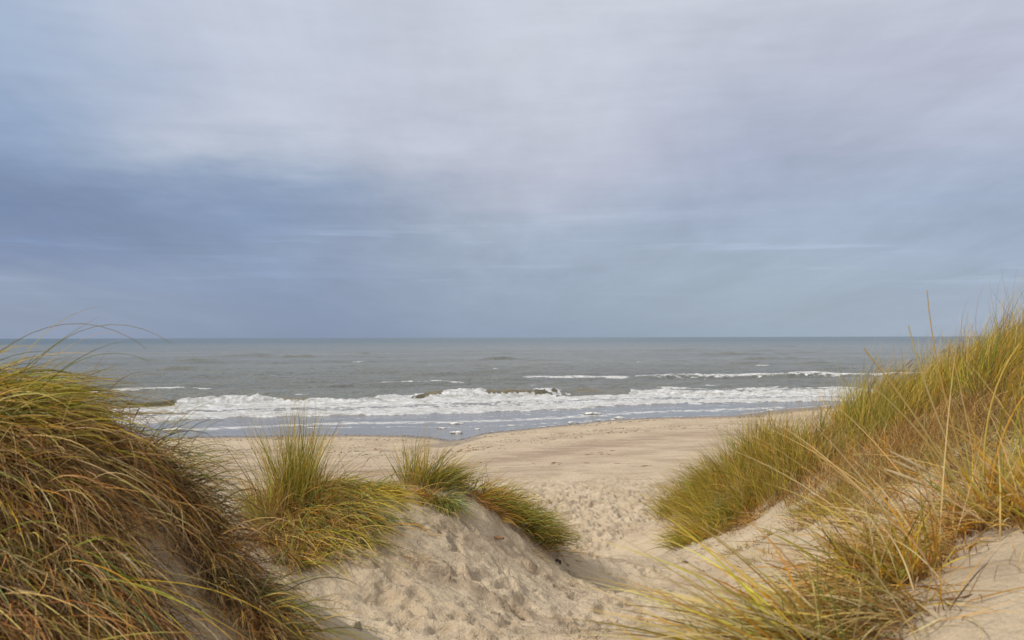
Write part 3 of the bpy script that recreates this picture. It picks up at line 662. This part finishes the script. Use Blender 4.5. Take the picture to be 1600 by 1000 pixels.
tussock('small blue-green clump with a rusty crown in the middle of the mound face', [
  dict(part='green_leaves', poly=[(662,778),(702,780),(708,798),(670,798)], d=(8.4,9.3), n=380, dir=(.2,-.45,.25), spread=(.3,.3,.15), len=(.2,.42), bend=(.05,-.1,-.8), w=.005, seg=7, pal=((BLUEG,3),(GREEN,2),(OLIVE,1.5),(STRAW,.6)), cs=.07),
  dict(part='dry_leaves', poly=[(645,772),(690,770),(690,785),(650,785)], d=(8.6,9.3), n=150, dir=(0,-.2,.5), spread=(.45,.3,.2), len=(.08,.2), bend=(0,0,-.6), w=.006, seg=6, pal=((ORANGE,3),(BROWN,3)), cs=.06),
 ], group=MG)
tussock('few flattened green blades pressed on the sand below the little low tuft', [
  dict(part='green_leaves', poly=[(600,795),(640,800),(650,825),(605,815)], d=(7.9,9.0), n=46, dir=(.7,-.25,.1), spread=(.3,.3,.08), len=(.12,.26), bend=(.1,-.1,-.4), w=.005, seg=7, pal=((BLUEG,3),(OLIVE,2)), cs=.1),
 ], group=MG)
tussock('thin runner of rusty grass creeping down the mound edge into the gap', [
  dict(part='dry_leaves', poly=[(850,852),(880,858),(935,876),(925,884),(870,870)], d=(9.8,11.8), n=110, dir=(.7,-.1,.12), spread=(.3,.3,.08), len=(.1,.26), bend=(.1,0,-.3), w=.005, seg=6, pal=((BROWN,3),(OLIVE,2),(ORANGE,1)), cs=.08),
 ], group=MG)
# ---- right dune
RL = ((GREEN,3.0),(YG,2.8),(OLIVE,2.0),(STRAW,1.8),(ORANGE,1.3),(BROWN,1.2)); PATCHY.append(RL)
tussock('rounded green tussock fanning left at the seaward tip of the right dune', [
  dict(part='green_leaves', poly=[(1030,808),(1060,770),(1110,745),(1140,760),(1115,800),(1060,820)], d=(15.2,18.6), n=3600, dir=(-.25,-.1,.85), spread=(.3,.3,.2), len=(.5,.9), bend=(-.3,-.1,-.5), w=.0065, seg=6, pal=LUSH, cs=.16),
 ], group=RG)
tussock('low green tussock drooping to the left, nearest the sandy gap on the right dune', [
  dict(part='green_leaves', poly=[(1055,850),(1080,830),(1140,790),(1190,780),(1170,810),(1120,838),(1070,858)], d=(12.8,15.4), n=3000, dir=(-.35,-.15,.6), spread=(.3,.3,.2), len=(.35,.65), bend=(-.3,-.1,-.6), w=.0062, seg=6, pal=LUSH, cs=.14),
  dict(part='dry_leaves', poly=[(1120,838),(1190,785),(1200,800),(1150,830)], d=(12.4,15.0), n=500, dir=(-.2,-.3,.3), spread=(.35,.3,.15), len=(.2,.4), bend=(-.2,-.1,-.5), w=.006, seg=6, pal=DRYD, cs=.12),
 ], group=RG)
tussock('bushy tussock making the first bump of the right dune skyline against the beach', [
  dict(part='green_leaves', poly=[(1120,765),(1150,725),(1200,700),(1260,700),(1270,760),(1200,790),(1140,790)], d=(13.5,17.2), n=4600, dir=(-.12,-.05,.85), spread=(.34,.3,.18), len=(.5,.98), bend=(.0,-.1,-.4), w=.0065, seg=6, pal=RL, cs=.2),
  dict(part='dry_leaves', poly=[(1150,760),(1260,720),(1275,790),(1180,800)], d=(12.6,16.2), n=1500, dir=(0,-.15,.6), spread=(.4,.3,.2), len=(.25,.45), bend=(0,-.1,-.5), w=.006, seg=6, pal=DRYD, cs=.2),
 ], group=RG)
tussock('mixed green and brown clump spreading below a bare sand patch on the right dune', [
  dict(part='green_leaves', poly=[(1235,800),(1280,770),(1350,760),(1400,780),(1340,810),(1270,830)], d=(8.6,12.4), n=800, dir=(-.2,-.1,.6), spread=(.4,.3,.2), len=(.25,.45), bend=(-.2,-.1,-.5), w=.005, seg=6, pal=RL, cs=.14),
  dict(part='dry_leaves', poly=[(1220,815),(1280,775),(1410,765),(1400,800),(1300,830),(1250,850)], d=(8.4,12.0), n=1000, clump=.4, dir=(-.2,-.2,.4), spread=(.45,.3,.2), len=(.2,.4), bend=(-.1,-.1,-.5), w=.005, seg=6, pal=DRYD, cs=.16),
 ], group=RG)
tussock('sparse straw wisps on the open sand slope facing the gap', [
  dict(part='dry_leaves', poly=[(1150,830),(1240,800),(1260,850),(1200,880),(1120,870)], d=(9.5,13.5), n=230, dir=(-.4,-.2,.35), spread=(.35,.3,.15), len=(.14,.34), bend=(-.1,-.1,-.4), w=.0055, seg=6, pal=((STRAW,3),(OLIVE,2),(BROWN,2)), cs=.22),
 ], group=RG)
# the skyline mass and the inland slope of the ridge: past counting
def mass(name, label, layers, cat='grass'):
    r = np.random.default_rng(len(name)+len(label)); parts = []; al = []
    for l in layers:
        R_ = spots(l['n'], l['poly'], l['d'][0], l['d'][1], l.get('clump', 0), l.get('cs', .2), r); n = len(R_); al.append(R_)
        ln = r.uniform(*l['len'], n)*r.uniform(.55, 1, n)*lean[1]; lean_ = lean[0]; bend = np.array(l['bend'])[None,:]*r.uniform(.5,1.4,(n,1))
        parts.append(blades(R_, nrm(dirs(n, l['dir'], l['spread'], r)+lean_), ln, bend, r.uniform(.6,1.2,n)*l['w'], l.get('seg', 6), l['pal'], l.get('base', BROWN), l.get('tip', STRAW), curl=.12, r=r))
    me = to_mesh(name, parts); o = bpy.data.objects.new(name, me); col.objects.link(o)
    o['label'] = label; o['category'] = cat; o['kind'] = 'stuff'; return o
mass('dune_grass', 'dense green and golden marram grass climbing the right dune to the skyline', [
  dict(poly=[(1255,700),(1300,672),(1360,638),(1450,605),(1520,580),(1640,530),(1700,560),(1700,630),(1560,625),(1480,645),(1420,672),(1370,692),(1330,705),(1300,735),(1262,735)], d=(9.5,16.5), n=18000, dir=(.12,-.05,.88), spread=(.28,.28,.14), len=(.42,.92), bend=(.30,-.08,-.36), w=.0058, pal=RL, cs=.30, clump=.50, base=DKB),
  dict(poly=[(1255,720),(1320,700),(1400,660),(1520,620),(1700,590),(1700,680),(1560,665),(1460,715),(1400,755),(1290,785)], d=(8.0,15.5), n=12000, dir=(.1,-.1,.6), spread=(.35,.3,.2), len=(.25,.5), bend=(.2,-.1,-.5), w=.0055, pal=DRYD, cs=.3)])
mass('dry_grass', 'thin brown and straw grass drooping over bare sand inland of the ridge', [
  dict(poly=[(1340,745),(1440,700),(1560,650),(1700,640),(1700,770),(1560,760),(1480,760),(1400,775)], d=(6.0,11.5), n=5200, dir=(.0,-.25,.5), spread=(.4,.3,.2), len=(.2,.45), bend=(.0,-.15,-.6), w=.0045, pal=((BROWN,2),(GREY,2.5),(STRAW,2.5),(OLIVE,2),(GREEN,.8)), cs=.16, clump=.55),
  dict(poly=[(1290,810),(1420,790),(1460,820),(1380,850),(1300,870)], d=(5.5,9.5), n=650, dir=(-.2,-.2,.4), spread=(.4,.3,.2), len=(.15,.35), bend=(.0,-.15,-.5), w=.0045, pal=((STRAW,2),(OLIVE,2),(BROWN,2)), cs=.14, clump=.5)])
r_ = np.random.default_rng(909)
sk = thing('seeding_grass', 'line of brown seed heads rising above the grass on the right skyline', 'seeding grass', G(1540,585,12.8), RG)
for k in range(26):
    u = r_.uniform(1290, 1630); d_ = np.interp(u, [1290,1450,1600,1630], [15.4,13.5,12,12]); q = np.array(G(u, 600, d_+r_.uniform(-.6,.5)))-np.array(sk.location)
    stem_and_head(q, (r_.uniform(.1,.5),0,1), r_.uniform(.55,.78), (.35,0,-.15), sk, r_, .0025, r_.uniform(.10,.15), .0065, (.30,.17,.07), STRAW)
# ---- near right bank
q1 = G(1540,800,3.85)
tussock('loose long pale stalks arching and crossing over the near bank tangle', [
  dict(part='dry_stems', poly=[(1380,850),(1520,800),(1700,760),(1700,860),(1500,860),(1420,960)], d=(2.9,4.6), n=80, dir=(-.75,-.02,.6), spread=(.4,.25,.25), len=(.45,.85), bend=(-.12,0,-.22), w=.0066, seg=12, pal=((PALE,3),(STRAW,2),((.62,.45,.14),3)), cs=.12, curl=.05, tip=PALE, base=(.35,.22,.08)),
  dict(part='dry_stems', poly=[(1220,1000),(1400,930),(1450,1010),(1250,1060)], d=(2.4,3.4), n=26, dir=(-.4,0,1), spread=(.5,.3,.2), len=(.3,.55), bend=(-.08,0,-.12), w=.0046, seg=12, pal=((PALE,2),(STRAW,2),((.62,.45,.14),3),(GREEN,1.4)), cs=.1, curl=.05, tip=PALE, base=(.35,.22,.08)),
 ], group=FG)
tussock('wide tangle of straw stems filling the right edge above the bare sand corner', [
  dict(part='dry_leaves', poly=[(1430,820),(1500,775),(1700,740),(1760,860),(1600,865),(1500,860)], d=(3.3,4.9), n=950, dir=(-.35,-.1,.5), spread=(.6,.4,.3), len=(.2,.48), bend=(-.1,-.05,-.4), w=.0052, seg=8, pal=((STRAW,3.2),(PALE,1.6),(ORANGE,2),(BROWN,1.6),(OLIVE,1),(YG,1)), cs=.16),
  dict(part='green_leaves', poly=[(1560,800),(1700,770),(1760,850),(1600,850)], d=(3.3,4.6), n=110, dir=(-.3,0,1), spread=(.4,.3,.15), len=(.4,.8), bend=(.1,0,-.1), w=.008, seg=9, pal=((YG,3),(ORANGE,2.5),(GREEN,.8)), cs=.08),
 ], group=FG)
tussock('sparse tall clump of thick orange-green leaves rising above the horizon, nearest on the right', [
  dict(part='green_leaves', poly=[(1515,790),(1575,785),(1580,825),(1520,825)], d=(3.5,4.1), n=90, dir=(-.12,0,1), spread=(.42,.25,.1), len=(.45,.85), bend=(.05,0,-.12), w=.0085, seg=9, pal=((YG,2),(ORANGE,2.4),(GREEN,1.6)), cs=.07, base=(.26,.11,.035)),
  dict(part='dry_leaves', poly=[(1490,780),(1600,780),(1600,830),(1500,835)], d=(3.5,4.2), n=240, dir=(-.1,-.1,.7), spread=(.55,.35,.3), len=(.2,.45), bend=(0,-.1,-.4), w=.006, seg=8, pal=((BROWN,2),(ORANGE,2),(STRAW,2.4),(PALE,1)), cs=.1, base=(.22,.1,.035)),
 ], stems=[dict(root=q1, dir=(-.34,0,1), len=.95, bend=(.12,0,.1), thick=.0040, head=False, scol=(.50,.33,.09)),
           dict(root=q1, dir=(-.60,0,1), len=.84, bend=(-.1,0,0), thick=.0056, head=False, scol=(.52,.38,.13)),
           dict(root=q1, dir=(-.46,0,1), len=.84, bend=(.08,0,0.1), thick=.0048, head=False, scol=(.52,.40,.17)),
           dict(root=q1, dir=(-.56,0,.9), len=.7, bend=(-.15,0,-.1), thick=.0048, head=False, scol=(.50,.40,.15)),
           dict(root=q1, dir=(.10,0,1), len=.6, bend=(.35,0,-.1), thick=.0056, head=False, scol=(.55,.30,.05)),
           dict(root=q1, dir=(-.06,0,1), len=.74, bend=(.38,0,-.1), thick=.0056, head=False, scol=(.50,.36,.08)),
           dict(root=q1, dir=(-.16,0,1), len=.74, bend=(-.05,0,0), thick=.0026, head=False, scol=STRAW),
           dict(root=q1, dir=(-.8,0,.72), len=.30, bend=(-.2,0,-.1), thick=.003, hl=.17, hr=.0085, col=(.62,.48,.27), scol=PALE),
           dict(root=q1, dir=(-.9,-.1,1.1), len=.33, bend=(-.2,0,-.1), thick=.003, hl=.16, hr=.008, col=(.58,.45,.26), scol=PALE),
           dict(root=q1, dir=(-.85,.1,.92), len=.34, bend=(-.2,0,-.1), thick=.003, hl=.12, hr=.006, col=(.58,.45,.26), scol=PALE),
           dict(root=G(1590,800,3.9), dir=(-1,0,.30), len=.55, bend=(-.1,0,-.45), thick=.003, head=False, scol=(.50,.37,.17)),
          ], group=FG)
tussock('tangled mat of olive and brown grass on the near bank beside the bare sand corner', [
  dict(part='dry_leaves', poly=[(1290,960),(1340,900),(1400,855),(1500,830),(1520,850),(1470,890),(1480,950),(1450,1010),(1420,1050),(1260,1050)], d=(2.5,4.0), n=2000, dir=(-.6,-.1,.30), spread=(.5,.4,.22), len=(.2,.44), bend=(-.25,-.05,-.5), w=.0052, seg=8, pal=((BROWN,2),(OLIVE,2),(STRAW,3.2),(PALE,1.6),(ORANGE,1.2)), cs=.1),
  dict(part='green_leaves', poly=[(1290,940),(1340,895),(1440,880),(1440,1000),(1300,1040)], d=(2.5,3.9), n=190, dir=(-.3,-.1,.9), spread=(.45,.35,.2), len=(.25,.5), bend=(-.1,0,-.3), w=.005, seg=8, pal=((GREEN,2),(YG,3),(ORANGE,1.8)), cs=.07),
 ], stems=[dict(root=G(1450,1040,2.7), dir=(-.5,0,1), len=.36, bend=(-.2,0,0), thick=.0028, head=False, scol=(.5,.40,.2)),
           dict(root=G(1340,1030,2.7), dir=(-.2,0,1), len=.33, bend=(-.1,0,0), thick=.0028, head=False, scol=(.14,.16,.04))], group=FG)
tussock('pale golden grass sweeping low to the left across the bottom of the sandy path', [
  dict(part='dry_leaves', poly=[(1130,1030),(1220,1000),(1330,1000),(1340,1080),(1150,1120)], d=(2.2,3.1), n=380, dir=(-.9,.1,.46), spread=(.2,.3,.14), len=(.4,.8), bend=(-.2,0,-.14), w=.007, seg=9, pal=((STRAW,2.6),(PALE,2.6),(ORANGE,2.6),(YG,2.2),(BRIGHT,2)), cs=.07, tip=PALE, base=(.25,.2,.06)),
  dict(part='green_leaves', poly=[(1150,1030),(1240,990),(1330,990),(1330,1070),(1150,1090)], d=(2.2,3.2), n=250, dir=(-.75,0,.55), spread=(.3,.3,.2), len=(.25,.5), bend=(-.2,0,-.2), w=.0068, seg=9, pal=GOLD, cs=.07),
 ], stems=[dict(root=G(1200,1010,2.8), dir=(-1,0,.52), len=.50, bend=(-.1,0,.12), thick=.0026, head=False, scol=(.6,.45,.18)),
           dict(root=G(1210,1010,2.8), dir=(-1,0,.72), len=.42, bend=(-.1,0,.1), thick=.0026, head=False, scol=(.55,.42,.13)),
           dict(root=G(1250,1000,2.9), dir=(-.62,0,.75), len=.48, bend=(-.1,0,.05), thick=.0024, head=False, scol=(.50,.46,.15)),
           dict(root=G(1240,980,3.0), dir=(-.2,0,1), len=.2, bend=(-.05,0,0), thick=.0048, head=False, scol=(.55,.36,.08)),
           dict(root=G(1240,980,3.0), dir=(-.14,0,1), len=.26, bend=(.0,0,0), thick=.003, head=False, scol=(.14,.2,.04)),
           dict(root=G(1290,1000,2.9), dir=(-.1,0,1), len=.36, bend=(.05,0,0), thick=.0026, head=False, scol=(.16,.19,.04)),
          ], group=FG)
# ---- litter and small finds
m_wood, T = newmat('weathered_wood')
oc = T.n('ShaderNodeTexCoord').outputs['Object']
wn = T.noise(T.scale(oc, (3, 30, 30)), 4, 4, .6).outputs[0]
ps = T.n('ShaderNodeBsdfPrincipled', inp={'Base Color': T.mix(wn, (.07,.035,.015), (.30,.15,.06)), 'Roughness': .85})
out(T, ps.outputs[0])
m_dark, T = newmat('dark_debris')
ps = T.n('ShaderNodeBsdfPrincipled', inp={'Base Color': T.mix(T.noise(T.n('ShaderNodeTexCoord').outputs['Object'], 20, 3).outputs[0], (.018,.014,.01), (.10,.075,.045)), 'Roughness': .8}); out(T, ps.outputs[0])
m_foamb, T = newmat('foam_blob')
ps = T.n('ShaderNodeBsdfPrincipled', inp={'Base Color': T.mix(T.noise(T.n('ShaderNodeTexCoord').outputs['Object'], 6, 4).outputs[0], (.66,.63,.55), (.80,.79,.76)), 'Roughness': .8}); out(T, ps.outputs[0])
m_straw, T = newmat('dead_straw')
ps = T.n('ShaderNodeBsdfPrincipled', inp={'Base Color': (.42,.29,.14,1), 'Roughness': .8}); out(T, ps.outputs[0])
def lump_mesh(name, sx, sy, sz, mat, seed, rough=.3, nu=18, nv=11, lobes=1):
    r = np.random.default_rng(seed); Vs = []; Fs = []
    for L_ in range(lobes):
        ox, oy, k = (0, 0, 1) if L_ == 0 else (r.uniform(-.8,.8)*sx, r.uniform(-.8,.8)*sy, r.uniform(.35,.7))
        th = np.linspace(0, PI, nv); ph = np.arange(nu)*2*PI/nu
        t, p = np.meshgrid(th, ph, indexing='ij')
        x, y, z = np.sin(t)*np.cos(p), np.sin(t)*np.sin(p), np.cos(t)
        q = 1+rough*(perlin(x*2+y+seed, z*2+y*1.7, seed % 50)+.5*perlin(x*5+y*4, z*5-y*3+seed, 3))
        V = np.stack([x*q*sx*k+ox, y*q*sy*k+oy, z*q*sz*k+sz*.45], -1).reshape(-1,3)
        b = len(Vs)*nu*nv
        F_ = [(b+i*nu+j, b+(i+1)*nu+j, b+(i+1)*nu+(j+1)%nu, b+i*nu+(j+1)%nu) for i in range(nv-1) for j in range(nu)]
        Vs.append(V); Fs += F_
    me = bpy.data.meshes.new(name); me.from_pydata(np.concatenate(Vs).tolist(), [], Fs); me.update()
    me.polygons.foreach_set('use_smooth', np.ones(len(me.polygons), bool)); me.materials.append(mat)
    return me
def find(name, me, loc, rz, label, cat, group=None, ry=0):
    o = bpy.data.objects.new(name, me); col.objects.link(o); o.location = loc; o.rotation_euler = (0, ry, rz)
    o['label'] = label; o['category'] = cat
    if group: o['group'] = group
    return o
def stick(name, L_, rad, seed, mat):
    r = np.random.default_rng(seed); n = 9; t = np.linspace(-.5, .5, n)
    path = np.stack([t*L_, .05*L_*np.sin(t*5+seed), .02*L_*np.cos(t*7+seed)+rad*.6], -1)
    V, F_, _ = tube(path, rad*(1-1.1*np.abs(t)**2)*(1+.2*r.normal(size=n)), 7)
    c0 = len(V); V = np.concatenate([V, path[:1], path[-1:]]); caps = [(c0,(j+1)%7,j) for j in range(7)]+[(c0+1,(n-1)*7+j,(n-1)*7+(j+1)%7) for j in range(7)]
    me = bpy.data.meshes.new(name); me.from_pydata(V.tolist(), [], [tuple(int(i) for i in f) for f in F_]+caps); me.update(); me.materials.append(mat); return me
find('driftwood', stick('driftwood', .2, .013, 2, m_wood), G(774,853,9.05), -.6, 'short rusty brown stick lying on the sand of the middle mound', 'driftwood')
find('debris_lump', lump_mesh('debris_lump', .035,.03,.03, m_dark, 4, .5, lobes=3), G(870,864,10.1), .3, 'small black lump at the end of the green cascade on the mound edge', 'debris', 'dark lumps lying in the gap')
find('debris_lump', lump_mesh('debris_lump', .05,.035,.028, m_dark, 9, .5, lobes=3), G(1069,877,12.3), .8, 'dark lump alone on the pale sand at the foot of the right dune', 'debris', 'dark lumps lying in the gap')
find('twig', stick('twig', .16, .0035, 6, m_wood), G(1515,963,3.0), .15, 'thin brown twig on the bare sand corner of the near bank', 'twig')
# foam left by the waves
for k, (u, v, sx, sz, lab) in enumerate([
  (714,676,.55,.16,'white foam lump at the mouth of the little inlet in the shoreline'),
  (692,668.5,.42,.07,'low white foam patch just left of the inlet lump'),
  (712,661,.75,.08,'long flat cream foam patch in shallow water above the inlet lump'),
  (892,660,.30,.12,'small foam dab on the dark tideline left of the foam pair'),
  (925,647,.95,.22,'long cream coloured foam bank standing in the shallows'),
  (968,653,.55,.16,'larger foam lump of the pair where the brown wet sand begins'),
  (958,656,.35,.10,'smaller foam lump of the pair where the brown wet sand begins'),
  (273,671,.95,.16,'flat cream foam raft in the shallows beside the left dune'),
  (746,670,.28,.07,'little foam fleck right of the inlet'),
  (800,664,.45,.05,'thin foam strip at the water edge right of the inlet'),
  (1205,641,.5,.12,'white foam lump in front of the last bump of the right dune')]):
    x, y = on_level(u, v, .14)
    find('foam_clump', lump_mesh('foam_clump', sx*.6, sx*.42, sz*.55, m_foamb, 20+k, .55, lobes=5, nu=26, nv=15), (x, y, .10+max(0, float(H_beach(x, y))-.1)), .2, lab, 'sea foam', 'foam clumps left in the shallows')
# seaweed bits on the tideline and straw litter on the sand: past counting
r_ = np.random.default_rng(55); Vs = []; Fs = []; b = 0
def flake(x, y, z, L_, w_, a, hgt):
    n = 5; t = np.linspace(-.5,.5,n); c_, s_2 = math.cos(a), math.sin(a)
    px = x+L_*t*c_-s_2*.2*L_*np.sin(t*6)*.3; py = y+L_*t*s_2+c_*.2*L_*np.sin(t*6)*.3; wp = w_*(1-(2*t)**2*.8)
    V = []
    for i in range(n):
        V += [(px[i]-s_2*wp[i], py[i]+c_*wp[i], z), (px[i], py[i], z+hgt*(1-abs(2*t[i])**2*.7)), (px[i]+s_2*wp[i], py[i]-c_*wp[i], z)]
    F_ = []
    for i in range(n-1): F_ += [(i*3, i*3+1, i*3+4, i*3+3), (i*3+1, i*3+2, i*3+5, i*3+4)]
    return V, F_
def scatter(name, label, cat, spots_, mat, L0, L1, w0, h0):
    Vs = []; Fs = []
    for (x, y, z) in spots_:
        V, F_ = flake(x, y, z, r_.uniform(L0, L1), r_.uniform(.5,1)*w0, r_.uniform(0, PI), h0*r_.uniform(.4,1))
        b = len(Vs); Vs += V; Fs += [tuple(i+b for i in f) for f in F_]
    me = bpy.data.meshes.new(name); me.from_pydata(Vs, [], Fs); me.update(); me.materials.append(mat)
    o = bpy.data.objects.new(name, me); col.objects.link(o); o['kind'] = 'stuff'; o['label'] = label; o['category'] = cat
xs = r_.uniform(-24, 14, 420); ys = shore(xs)-.15-np.abs(r_.normal(size=420))*.7
ys = np.where(r_.random(420) < .25, ys-r_.uniform(0, 6, 420), ys)
scatter('seaweed', 'dark scraps of seaweed strewn along the tideline', 'seaweed', list(zip(xs, ys, H(xs, ys)+.0)), m_dark, .06, .24, .035, .03)
S1 = spots(500, [(480,900),(620,830),(760,830),(900,870),(1150,880),(1180,960),(1000,1000),(520,1000)], 5.5, 13, 0, 0, r_)
S2 = spots(260, [(850,850),(930,872),(1020,905),(1000,925),(900,900),(840,870)], 8, 13, 0, .25, r_)
S3 = spots(420, [(1090,860),(1200,810),(1300,850),(1240,900),(1100,890)], 8, 14, 0, .3, r_)
S4 = spots(160, [(280,900),(330,880),(440,980),(430,1000),(300,1000)], 2.8, 4.3, 0, .2, r_)
Sx = np.concatenate([S1,S2,S3,S4])
scatter('plant_litter', 'brown straws and crumbs scattered over the dune sand', 'plant litter', [(a,b_,c_+.004) for a,b_,c_ in Sx], m_wood, .015, .09, .0025, .004)

xs = r_.uniform(-20, 32, 5200); o_ = r_.uniform(.3, 1, 5200)**1.5*22; ys = shore(xs)-.8-o_
k_ = perlin(xs*.12, ys*.25, 5) > -.15; xs, ys = xs[k_], ys[k_]
scatter('shingle', 'dark crumbs of shell and pebble sprinkled over the upper beach', 'shingle', list(zip(xs, ys, H(xs, ys)+.005)), m_dark, .04, .13, .022, .03)
S5 = np.concatenate([spots(170, [(500,880),(640,800),(720,800),(800,840),(860,870),(700,860),(560,900)], 6.5, 11, 0, .12, r_), spots(120, [(1120,850),(1250,790),(1330,790),(1240,850)], 8.5, 14, 0, .15, r_)])
scatter('dead_leaves', 'loose dead leaves fallen round the feet of the tussocks', 'dead leaves', [(a,b_,c_+.004) for a,b_,c_ in S5], m_straw, .05, .22, .003, .006)

s6 = [(u_, v_) for u_, v_ in ((560,704),(585,712),(700,701),(735,697),(748,701),(820,706),(612,697),(1010,690),(880,735),(1040,745),(640,720),(930,716))]
S6 = [(lambda q: (q[0]+r_.normal()*.9, q[1]+r_.normal()*.35))(on_level(u_, v_, .9)) for u_, v_ in s6 for _ in range(7)]
scatter('beach_wrack', 'dried brown seaweed wisps lying in loose patches on the open beach', 'wrack', [(a,b_,float(H(a,b_))+.006) for a,b_ in S6], m_wood, .12, .42, .03, .03)
mass('stray_shoots', 'single stray blades poking from the sand round the edges of the tussocks', [
  dict(poly=[(450,850),(590,840),(640,780),(700,800),(720,830),(620,870),(560,910),(470,930)], d=(6.3,9.2), n=46, dir=(.3,-.1,.8), spread=(.4,.4,.2), len=(.08,.22), bend=(.3,-.1,-.5), w=.004, pal=LUSH, cs=0),
  dict(poly=[(1050,855),(1120,838),(1200,790),(1300,840),(1250,880),(1100,872)], d=(8.5,14.5), n=90, dir=(-.2,-.1,.8), spread=(.4,.4,.2), len=(.1,.3), bend=(-.1,-.1,-.5), w=.005, pal=RL, cs=0),
  dict(poly=[(1440,930),(1500,880),(1600,860),(1600,900),(1520,960),(1460,990)], d=(2.7,3.9), n=16, dir=(-.2,-.1,.6), spread=(.5,.4,.2), len=(.05,.14), bend=(-.1,-.1,-.5), w=.003, pal=DRYD, cs=0)])
